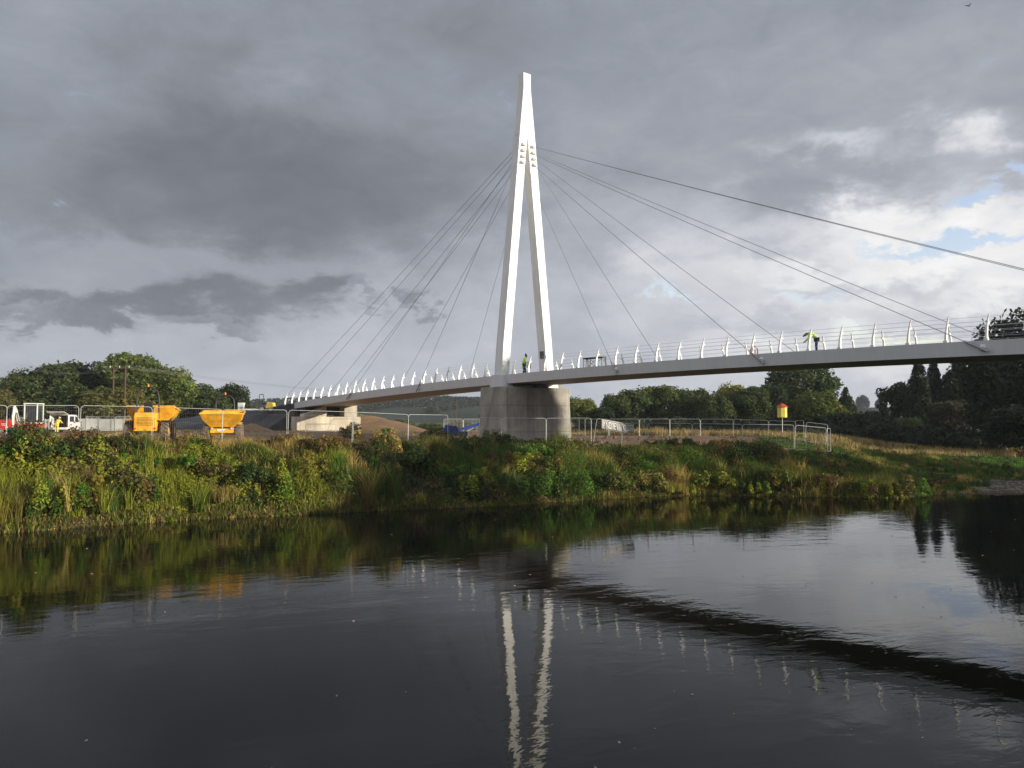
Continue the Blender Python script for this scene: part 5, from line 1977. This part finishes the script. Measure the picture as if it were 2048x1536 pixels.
# blue boom lift beside the pier
bx0, by0 = face(905, 80), 80
bl = empty('blue_boom_lift', (bx0, by0, gz1(bx0, by0)), 'blue boom lift with its arm rising behind the pier', 'boom lift', None, math.radians(5))
m = MB(); m.box((0.1, 0, 0.62), (2.6, 1.5, 0.42)); m.prism([(-0.9, 0.83), (0.6, 0.83), (0.4, 1.30), (-0.7, 1.42)], 'y', -0.6, 0.6); m.build('body', M_blue, bl, bevel=0.04)
m = MB(); m.prism([(0.2, 0.95), (0.6, 0.85), (3.6, 1.62), (3.5, 1.95)], 'y', -0.16, 0.16); m.build('boom', M_blue, bl, bevel=0.02)
m = MB(); m.tube([(0.9, 0.1, 0.6), (2.0, 0.1, 1.15)], 0.06, 8); m.build('ram', M_silver, bl)
m = MB()
m.box((3.9, 0, 1.6), (0.7, 1.2, 0.08))
m.tube([(3.6, -0.6, 1.6), (3.6, -0.6, 2.5), (4.25, -0.6, 2.5), (4.25, -0.6, 1.6)], 0.03); m.tube([(3.6, 0.6, 1.6), (3.6, 0.6, 2.5), (4.25, 0.6, 2.5), (4.25, 0.6, 1.6)], 0.03)
m.build('basket', M_galv, bl)
for (x, s) in ((0.95, -1), (0.95, 1), (-0.75, -1), (-0.75, 1)):
    wheel(bl, x, s * 0.85, 0.38, 0.38, 0.28, False, M_blue)

# yellow and red wind cage on its mast
qx, qy = face(1564, 92), 92
cg_ = empty('yellow_cage_on_mast', (qx, qy, gz1(qx, qy)), 'yellow drum with a red conical roof on a thin mast in the meadow', 'marker')
zb_ = wz(835, qy) - gz1(qx, qy)
m = MB(); m.tube([(0, 0, 0), (0, 0, zb_ + 0.1)], 0.035, 8); m.build('mast', M_galv, cg_, smooth=True)
m = MB(); m.lathe([(0.50, zb_), (0.52, zb_ + 0.03), (0.52, zb_ + 1.08), (0.50, zb_ + 1.1)], 8, a0=0.3); m.build('drum', mat('yellow_board', (0.72, 0.62, 0.10), 0.6, 0, 0.2, 1.5), cg_)
m = MB(); m.lathe([(0.66, zb_ + 1.1), (0.62, zb_ + 1.16), (0.10, zb_ + 1.52), (0.02, zb_ + 1.55)], 8, a0=0.3); m.build('roof', mat('red_board', (0.50, 0.055, 0.03), 0.6), cg_)

# ------------------------------------------------------------------ power line
Yp = 116
pa = empty('twin_pole_pylon', (wx(226, Yp), Yp, gz1(wx(226, Yp), Yp)), 'pair of brown wooden poles joined by crossarms carrying the power line', 'power line pole')
dxp = wx(247.5, Yp) - wx(224, Yp)
Hp = wz(735, Yp) - gz1(wx(226, Yp), Yp)
for i in (0, 1):
    MB().tube([(i * dxp, 0, 0), (i * dxp, 0, Hp + i * 0.35)], [0.16, 0.11], 8).build('pole', M_wood, pa, smooth=True)
m = MB(); m.box((dxp / 2, 0, Hp - 0.1), (dxp + 1.2, 0.12, 0.14)); m.box((dxp / 2, 0, Hp - 1.0), (dxp + .6, 0.10, 0.10)); m.build('crossarm', M_wood, pa)
m = MB()
for x in (-0.5, dxp / 2, dxp + 0.5):
    m.lathe([(0.05, Hp - 0.02), (0.07, Hp + 0.08), (0.03, Hp + 0.24)], 8, c=(x, 0, 0))
m.build('insulator', M_cream, pa)
m = MB()
for i in (0, 1):
    m.box((i * dxp, -0.16, 3.1), (0.25, 0.02, 0.28))
m.build('warning_plate', M_yellow, pa)
for k, x in enumerate((-0.5, dxp / 2, dxp + 0.5)):
    st_ = Vector(pa.location) + Vector((x, 0, Hp + 0.24))
    for en, l in ((Vector((-75 + k, 128, 13.6)), 'left'), (Vector((-13 + k * .8, 215, 11.5)), 'right')):
        pts = [st_.lerp(en, f) - Vector((0, 0, 1.3 * 4 * f * (1 - f))) for f in np.linspace(0, 1, 10)]
        o = MB().tube(pts, 0.014, 4).build('power_wire', M_cable)
        tag(o, f'{["nearest", "middle", "outermost"][k]} overhead wire running {l} from the twin wooden poles', 'wire', 'overhead wires')
for (px, top, Y, l, r_) in [(688, 812, 190, 'left of two thin poles seen beneath the far end of the deck', .09), (703, 810, 185, 'right of two thin poles seen beneath the far end of the deck', .11),
                            (903, 803, 330, 'left of two distant poles between the earth ramp and the pier', .14), (913, 801, 325, 'right of two distant poles between the earth ramp and the pier', .16)]:
    x = wx(px, Y); z = gz1(x, Y)
    e = empty('telegraph_pole', (x, Y, z), l, 'pole', 'thin distant poles')
    H_ = wz(top, Y) - z
    MB().tube([(0, 0, 0), (0, 0, H_)], [r_, r_ * 0.7], 7).build('pole', M_wood, e, smooth=True)
    MB().box((0, 0, H_ - 0.4), (1.4, 0.1, 0.1)).build('crossarm', M_wood, e)

# ------------------------------------------------------------------ things on the deck
# trestle
tb = empty('trestle', B(9.6, 1.6, dz(9.6) - 0.13), 'black folding trestle standing on the deck right of the pylon', 'trestle', None, BROT)
m = MB(); m.box((0, 0, 0.93), (2.1, 0.5, 0.10)); m.build('top', M_dark, tb, bevel=0.01)
m = MB()
for x in (-1.0, -0.72, 0.55, 1.0):
    for y in (-0.22, 0.22):
        m.tube([(x, y, 0), (x * 0.96, y, 0.9)], 0.026, 6)
for y in (-0.22, 0.22):
    m.tube([(-0.7, y, 0.15), (0.5, y, 0.85)], 0.016, 5); m.tube([(-0.7, y, 0.85), (0.5, y, 0.15)], 0.016, 5)
m.build('legs', M_dark, tb, smooth=True)

# life ring
lr = empty('life_ring', B(21.6, WDK - 0.55, dz(21.6) + 0.62), 'red and white life ring hung on the far parapet', 'life ring', None, BROT)
N_ = 32
for c_, nm in ((0, 'ring'), (1, 'white_band')):
    m = MB()
    if c_ == 0:
        m.tube([(0.30 * math.cos(a), 0, 0.36 * math.sin(a)) for a in np.linspace(0, 2 * math.pi, N_ + 1)[:-1]], 0.042, 8, closed=True)
        m.build(nm, M_red, lr, smooth=True)
    else:
        for q in range(4):
            a0 = q * math.pi / 2 + 0.6
            m.tube([(0.30 * math.cos(a), 0, 0.36 * math.sin(a)) for a in np.linspace(a0, a0 + 0.5, 5)], 0.046, 8)
        m.build(nm, M_cream, lr, smooth=True)
m = MB(); m.box((0, 0.16, -0.1), (0.10, 0.04, 0.5)); m.build('backboard', M_yellow, lr)


# ------------------------------------------------------------------ people
def skin(name, verts, edges, radii, m, parent, sub=1):
    me = bpy.data.meshes.new(name)
    me.from_pydata(verts, edges, [])
    o = bpy.data.objects.new(name, me)
    COL.objects.link(o)
    md = o.modifiers.new('skin', 'SKIN')
    md.use_smooth_shade = True
    if not me.skin_vertices:
        import bmesh
        bm = bmesh.new(); bm.from_mesh(me); bm.verts.layers.skin.verify(); bm.to_mesh(me); bm.free()
    for v, r in zip(me.skin_vertices[0].data, radii):
        v.radius = r if hasattr(r, '__len__') else (r, r)
    me.skin_vertices[0].data[0].use_root = True
    if sub:
        s = o.modifiers.new('sub', 'SUBSURF'); s.levels = sub; s.render_levels = sub
    dg = bpy.context.evaluated_depsgraph_get()
    dg.update()
    ev = o.evaluated_get(dg)
    nm = bpy.data.meshes.new_from_object(ev)
    nm.materials.clear(); nm.materials.append(m)
    nm.shade_smooth()
    o.modifiers.clear()
    o.data = nm
    o.parent = parent
    return o


def person(loc, rz, label, J, jacket, trousers, headgear, hat_m, coat_len=0.0, sc=1.0):
    """J: joint dictionary in metres, person faces +x, feet at z=0"""
    e = empty('person', loc, label, 'person', None, rz)
    e.scale = (sc, sc, sc)
    names = ['pelvis', 'belly', 'chest', 'neck', 'head', 'crown']
    V = [J[n] for n in names]
    Ed = [(0, 1), (1, 2), (2, 3), (3, 4), (4, 5)]
    Ra = [(0.15, 0.12), (0.145, 0.115), (0.165, 0.12), (0.058, 0.058), (0.088, 0.10), (0.07, 0.08)]
    for s in ('l', 'r'):
        b = len(V)
        V += [J[s + 'sho'], J[s + 'elb'], J[s + 'wri'], J[s + 'hand']]
        Ra += [0.062, 0.045, 0.030, (0.042, 0.022)]
        Ed += [(2, b), (b, b + 1), (b + 1, b + 2), (b + 2, b + 3)]
        h = Vector(J[s + 'hand']); d = (h - Vector(J[s + 'wri'])).normalized()
        side = d.cross(Vector((1, 0, 0.2))).normalized()
        for q, (ln, off) in enumerate(((0.075, -0.030), (0.085, -0.010), (0.080, 0.010), (0.062, 0.030))):
            c = len(V)
            k1 = h + side * off + d * ln * 0.55
            k2 = h + side * off * 1.1 + d * ln + Vector((0.015, 0, -0.02))
            V += [tuple(k1), tuple(k2)]; Ra += [0.010, 0.008]
            Ed += [(b + 3, c), (c, c + 1)]
        c = len(V)
        t1 = h - d * 0.03 + side * 0.05
        V += [tuple(t1), tuple(t1 + d * 0.05 + side * 0.012)]; Ra += [0.012, 0.010]
        Ed += [(b + 3, c), (c, c + 1)]
        b = len(V)
        V += [J[s + 'hip'], J[s + 'kne'], J[s + 'ank'], J[s + 'toe']]
        Ra += [0.095, 0.062, 0.042, (0.045, 0.035)]
        Ed += [(0, b), (b, b + 1), (b + 1, b + 2), (b + 2, b + 3)]
    skin('body', V, Ed, Ra, M_skin, e)
    # face
    hd_, cr = Vector(J['head']), Vector(J['crown'])
    up = (cr - hd_).normalized(); fw = Vector(J.get('look', (1, 0, -0.2))).normalized(); sd = up.cross(fw).normalized()
    m = MB()
    nb = hd_ + fw * 0.098
    m.hexa([tuple(nb - sd * 0.018 - up * 0.02), tuple(nb + sd * 0.018 - up * 0.02), tuple(nb + fw * 0.03 - up * 0.02), tuple(nb + fw * 0.028 - up * 0.018)],
           [tuple(nb - sd * 0.008 + up * 0.03), tuple(nb + sd * 0.008 + up * 0.03), tuple(nb + fw * 0.004 + up * 0.03), tuple(nb + fw * 0.003 + up * 0.031)])
    for q in (-1, 1):
        m.lathe([(0.004, -0.01), (0.022, 0), (0.028, 0.004), (0.01, 0.014)], 8, c=tuple(hd_ + sd * 0.088 * q))
    m.build('nose_and_ears', M_skin, e)
    m = MB()
    for q in (-1, 1):
        m.lathe([(0.004, -0.006), (0.010, 0.0), (0.004, 0.006)], 8, c=tuple(hd_ + fw * 0.092 + sd * 0.033 * q + up * 0.03))
    m.tube([tuple(hd_ + fw * 0.092 - up * 0.05 - sd * 0.022), tuple(hd_ + fw * 0.097 - up * 0.052), tuple(hd_ + fw * 0.092 - up * 0.05 + sd * 0.022)], 0.005, 5)
    m.build('eyes_and_mouth', M_hair, e)
    # hair or helmet
    m = MB()
    c = hd_ + up * 0.045 - fw * 0.012
    rr = 0.125 if headgear == 'helmet' else 0.118
    Mx = Matrix((( fw.x, sd.x, up.x, c.x), (fw.y, sd.y, up.y, c.y), (fw.z, sd.z, up.z, c.z), (0, 0, 0, 1)))
    low = -0.02 if headgear == 'helmet' else -0.085
    m.lathe([(rr * 1.02, low), (rr, 0.0), (rr * 0.92, rr * 0.42), (rr * 0.7, rr * 0.75), (rr * 0.35, rr * 0.97), (0.01, rr * 1.03)], 14, M=Mx @ Matrix.Translation((-0.015 if headgear != 'helmet' else 0, 0, 0)))
    if headgear == 'helmet':
        m.box((0.13, 0, -0.01), (0.10, 0.17, 0.015), M=Mx)
    m.build(headgear, hat_m, e, smooth=True)
    # jacket
    def up3(a, b, f): return tuple(Vector(a).lerp(Vector(b), f))
    V = [up3(J['pelvis'], J['belly'], 0.0), J['belly'], J['chest'], up3(J['chest'], J['neck'], 0.75)]
    Ra = [(0.185, 0.155), (0.18, 0.15), (0.20, 0.155), (0.075, 0.075)]
    Ed = [(0, 1), (1, 2), (2, 3)]
    if coat_len:
        V.append(tuple(Vector(J['pelvis']) - Vector((0, 0, coat_len)))); Ra.append((0.21, 0.17)); Ed.append((0, 4))
    for s in ('l', 'r'):
        b = len(V)
        V += [J[s + 'sho'], J[s + 'elb'], up3(J[s + 'elb'], J[s + 'wri'], 0.92)]
        Ra += [0.088, 0.070, 0.055]
        Ed += [(2, b), (b, b + 1), (b + 1, b + 2)]
    jk = skin('jacket', V, Ed, Ra, jacket, e)
    # reflective bands
    m = MB()
    for f, r_ in ((0.15, 0.172), (0.75, 0.172)):
        p = Vector(J['pelvis']).lerp(Vector(J['chest']), f)
        ax = (Vector(J['chest']) - Vector(J['pelvis'])).normalized()
        q = ax.to_track_quat('Z', 'Y').to_matrix().to_4x4()
        m.lathe([(r_, -0.028), (r_ + 0.008, 0), (r_, 0.028)], 18, M=Matrix.Translation(p) @ q)
    m.build('reflective_band', M_silver, jk)
    # trousers and boots
    V = [J['pelvis']]; Ra = [(0.155, 0.13)]; Ed = []
    for s in ('l', 'r'):
        b = len(V)
        V += [J[s + 'hip'], J[s + 'kne'], up3(J[s + 'kne'], J[s + 'ank'], 0.96)]
        Ra += [0.108, 0.078, 0.062]
        Ed += [(0, b), (b, b + 1), (b + 1, b + 2)]
    skin('trousers', V, Ed, Ra, trousers, e)
    for s in ('l', 'r'):
        a, t_ = Vector(J[s + 'ank']), Vector(J[s + 'toe'])
        m = MB()
        m.tube([tuple(a + Vector((0, 0, 0.05))), tuple(a - Vector((0.01, 0, 0.02))), tuple(t_ + Vector((0.03, 0, 0.01)))], [0.058, 0.062, 0.045], 8)
        m.build('boot', M_boots, e, smooth=True)
    return e


def stand(lean=0.0, **over):
    J = dict(pelvis=(0, 0, 0.95), belly=(0.02, 0, 1.10), chest=(0.02, 0, 1.34), neck=(0.03, 0, 1.52), head=(0.07, 0, 1.63), crown=(0.075, 0, 1.71),
             lsho=(0.02, 0.19, 1.42), lelb=(0.0, 0.26, 1.14), lwri=(0.10, 0.24, 0.92), lhand=(0.14, 0.23, 0.86),
             rsho=(0.02, -0.19, 1.42), relb=(0.0, -0.26, 1.14), rwri=(0.10, -0.24, 0.92), rhand=(0.14, -0.23, 0.86),
             lhip=(0, 0.10, 0.90), lkne=(0.03, 0.11, 0.49), lank=(-0.01, 0.12, 0.09), ltoe=(0.15, 0.13, 0.035),
             rhip=(0, -0.10, 0.90), rkne=(0.03, -0.11, 0.49), rank=(-0.01, -0.12, 0.09), rtoe=(0.15, -0.13, 0.035), look=(1, 0, -0.4))
    J.update(over)
    return J


pA = person(B(1.6, 1.3, dz(1.6) - 0.14), 0.05, 'person in a long hi vis coat and dark hood walking between the pylon legs',
            stand(chest=(0.05, 0, 1.33), neck=(0.10, 0, 1.49), head=(0.16, 0, 1.60), crown=(0.17, 0, 1.69), look=(1, 0, -0.8),
                  lelb=(0.10, 0.27, 1.14), lwri=(0.30, 0.16, 1.10), lhand=(0.36, 0.12, 1.10), relb=(0.08, -0.27, 1.13), rwri=(0.28, -0.16, 1.06), rhand=(0.34, -0.12, 1.05),
                  lkne=(0.10, 0.11, 0.49), lank=(0.10, 0.12, 0.09), ltoe=(0.26, 0.13, 0.035), rkne=(-0.02, -0.11, 0.49), rank=(-0.12, -0.12, 0.09), rtoe=(0.04, -0.13, 0.035)),
            M_hiviz, M_navy, 'hood', M_black, 0.40, 1.05)
bg = MB(); bg.prism([(0.26, 0.62), (0.52, 0.62), (0.54, 0.95), (0.50, 1.12), (0.30, 1.14), (0.26, 0.95)], 'y', -0.16, 0.16)
o = bg.build('bag', M_black, bevel=0.04)
o.location = Vector(pA.location); o.rotation_euler = (0, 0, 0.05)
tag(o, 'dark bag held in front by the person between the pylon legs', 'bag')

pB = person(B(28.15, 1.7, dz(28.15) - 0.14), math.pi + BROT + 0.55, 'person in a hi vis jacket and navy trousers bending over the parapet of the deck',
            stand(pelvis=(0, 0, 0.96), belly=(0.10, 0, 1.10), chest=(0.33, 0, 1.26), neck=(0.50, 0, 1.24), head=(0.61, 0, 1.17), crown=(0.68, 0, 1.13), look=(0.5, 0, -0.9),
                  lsho=(0.38, 0.18, 1.24), lelb=(0.42, 0.26, 0.98), lwri=(0.60, 0.18, 0.82), lhand=(0.66, 0.14, 0.78), rsho=(0.38, -0.18, 1.24), relb=(0.42, -0.26, 0.98), rwri=(0.60, -0.18, 0.82), rhand=(0.66, -0.14, 0.78)),
            M_hiviz, M_navy, 'hair', M_hair, 0.0, 1.04)

vc = Vector((vx, vy, gz1(vx, vy)))
back = vc + Vector((-math.cos(R(100)), -math.sin(R(100)), 0)) * 2.45
pC = person((back.x - 0.05, back.y, gz1(back.x, back.y)), R(80), 'person in yellow overalls and a white helmet reaching into the open van',
            stand(belly=(0.06, 0, 1.10), chest=(0.18, 0, 1.28), neck=(0.30, 0, 1.42), head=(0.37, 0, 1.50), crown=(0.40, 0, 1.57),
                  lsho=(0.2, 0.19, 1.32), lelb=(0.38, 0.25, 1.10), lwri=(0.60, 0.20, 1.02), lhand=(0.67, 0.18, 1.02), rsho=(0.2, -0.19, 1.32), relb=(0.38, -0.25, 1.10), rwri=(0.60, -0.2, 1.02), rhand=(0.67, -0.18, 1.02)),
            M_hivizy, M_hivizy, 'helmet', M_white, 0.1, 1.0)

# ------------------------------------------------------------------ banner
p0 = Vector(pp3(1203, 63.6, 838)); p0.z += 2.0
p1 = Vector(pp3(1243, 64.2, 844.5)); p1.z += 2.0
p2 = Vector(pp3(1267, 64.6, 847)); p2.z += 2.0
L1 = (p1 - p0).length; L2 = (p2 - p1).length
LT = L1 + L2


def bpos(u, v):
    """u 0..1 along, v 0..1 down"""
    d = u * LT
    p = p0.lerp(p1, min(1, d / L1)) if d < L1 else p1.lerp(p2, (d - L1) / L2)
    sag = 0.10 * math.exp(-((u - 0.68) / 0.06) ** 2)
    fold = 0.05 * math.sin((u * 2.2 + v * 0.5) * 9) * v
    return p + Vector((0, -0.045 - fold - 0.08 * math.exp(-((u - 0.63 - v * .1) / 0.05) ** 2), -0.03 - v * 0.70 - sag))


bn = empty('banner', p0, 'white site banner lettered ANDREW SCOTT hung on the fence right of the pier', 'banner')
nu, nv = 40, 6
m = MB()
for i in range(nu + 1):
    for j in range(nv + 1):
        m.v.append(tuple(bpos(i / nu, j / nv) - p0))
m.f = [(i * (nv + 1) + j, (i + 1) * (nv + 1) + j, (i + 1) * (nv + 1) + j + 1, i * (nv + 1) + j + 1) for i in range(nu) for j in range(nv)]
o = m.build('cloth', M_banner, bn, smooth=True)
md = o.modifiers.new('solid', 'SOLIDIFY'); md.thickness = 0.008; md.offset = 0


def text_mesh(body, size, off):
    cu = bpy.data.curves.new('t', 'FONT')
    cu.body = body; cu.size = size; cu.offset = off; cu.extrude = 0.0
    cu.space_character = 1.12
    ob = bpy.data.objects.new('t', cu)
    COL.objects.link(ob)
    dg = bpy.context.evaluated_depsgraph_get(); dg.update()
    me = bpy.data.meshes.new_from_object(ob.evaluated_get(dg))
    bpy.data.objects.remove(ob)
    return me


for (body, u0, u1) in (('ANDREW', 0.05, 0.56), ('SCOTT', 0.66, 0.98)):
    for off, mt, push, nm in ((0.075, M_ink, 0.016, 'letter_outline'), (0.018, M_letter, 0.028, 'lettering')):
        me = text_mesh(body, 1.0, off)
        me2 = text_mesh(body, 1.0, 0.0)
        xs2 = [v.co.x for v in me2.vertices]; ys2 = [v.co.y for v in me2.vertices]
        a, b, c, d = min(xs2), max(xs2), min(ys2), max(ys2)
        for v in me.vertices:
            u = u0 + (v.co.x - a) / (b - a) * (u1 - u0)
            w_ = 0.86 - (v.co.y - c) / (d - c) * 0.70
            q = bpos(u, w_) - p0
            v.co = q + Vector((0.0, -push, 0))
        me.materials.clear(); me.materials.append(mt)
        o = bpy.data.objects.new(nm, me); COL.objects.link(o); o.parent = bn

# bird
bd = empty('bird', (wx(1956, 70), 70, wz(12, 70)), 'small dark bird flying in the top right corner of the sky', 'bird', None, 0.6)
m = MB()
m.lathe([(0.008, -0.16), (0.030, -0.06), (0.034, 0.04), (0.022, 0.10), (0.020, 0.13), (0.004, 0.18)], 8, axis='x')
m.hexa([(-0.14, -0.01, -0.004), (-0.24, -0.045, -0.004), (-0.24, 0.045, -0.004), (-0.14, 0.01, -0.004)], [(-0.14, -0.01, 0.004), (-0.24, -0.045, 0.004), (-0.24, 0.045, 0.004), (-0.14, 0.01, 0.004)])
m.build('body', M_black, bd, smooth=True)
for s in (-1, 1):
    m = MB()
    m.hexa([(0.07, 0.02 * s, 0.0), (-0.05, 0.02 * s, 0.0), (-0.04, 0.16 * s, 0.10), (-0.10, 0.30 * s, 0.10), (0.05, 0.17 * s, 0.11)],
           [(0.07, 0.02 * s, 0.012), (-0.05, 0.02 * s, 0.008), (-0.04, 0.16 * s, 0.108), (-0.10, 0.30 * s, 0.104), (0.05, 0.17 * s, 0.12)])
    m.build('wing', M_black, bd)

# ------------------------------------------------------------------ thin air haze
hz = MB()
hz.add([(-1600, -450, -3.2), (1800, -450, -3.2), (1800, 1750, -3.2), (-1600, 1750, -3.2), (-1600, -450, 90), (1800, -450, 90), (1800, 1750, 90), (-1600, 1750, 90)],
       [(0, 3, 2, 1), (4, 5, 6, 7), (0, 1, 5, 4), (1, 2, 6, 5), (2, 3, 7, 6), (3, 0, 4, 7)])
hm = bpy.data.materials.new('haze_air')
hm.use_nodes = True
T = NT(hm.node_tree)
ho_ = T.n('ShaderNodeOutputMaterial')
pv = T.n('ShaderNodeVolumePrincipled')
pv.inputs['Color'].default_value = (0.80, 0.88, 1.0, 1)
pv.inputs['Density'].default_value = 0.00016
T.lk(pv.outputs[0], ho_.inputs['Volume'])
o = hz.build('haze', hm)
tag(o, kind='stuff')
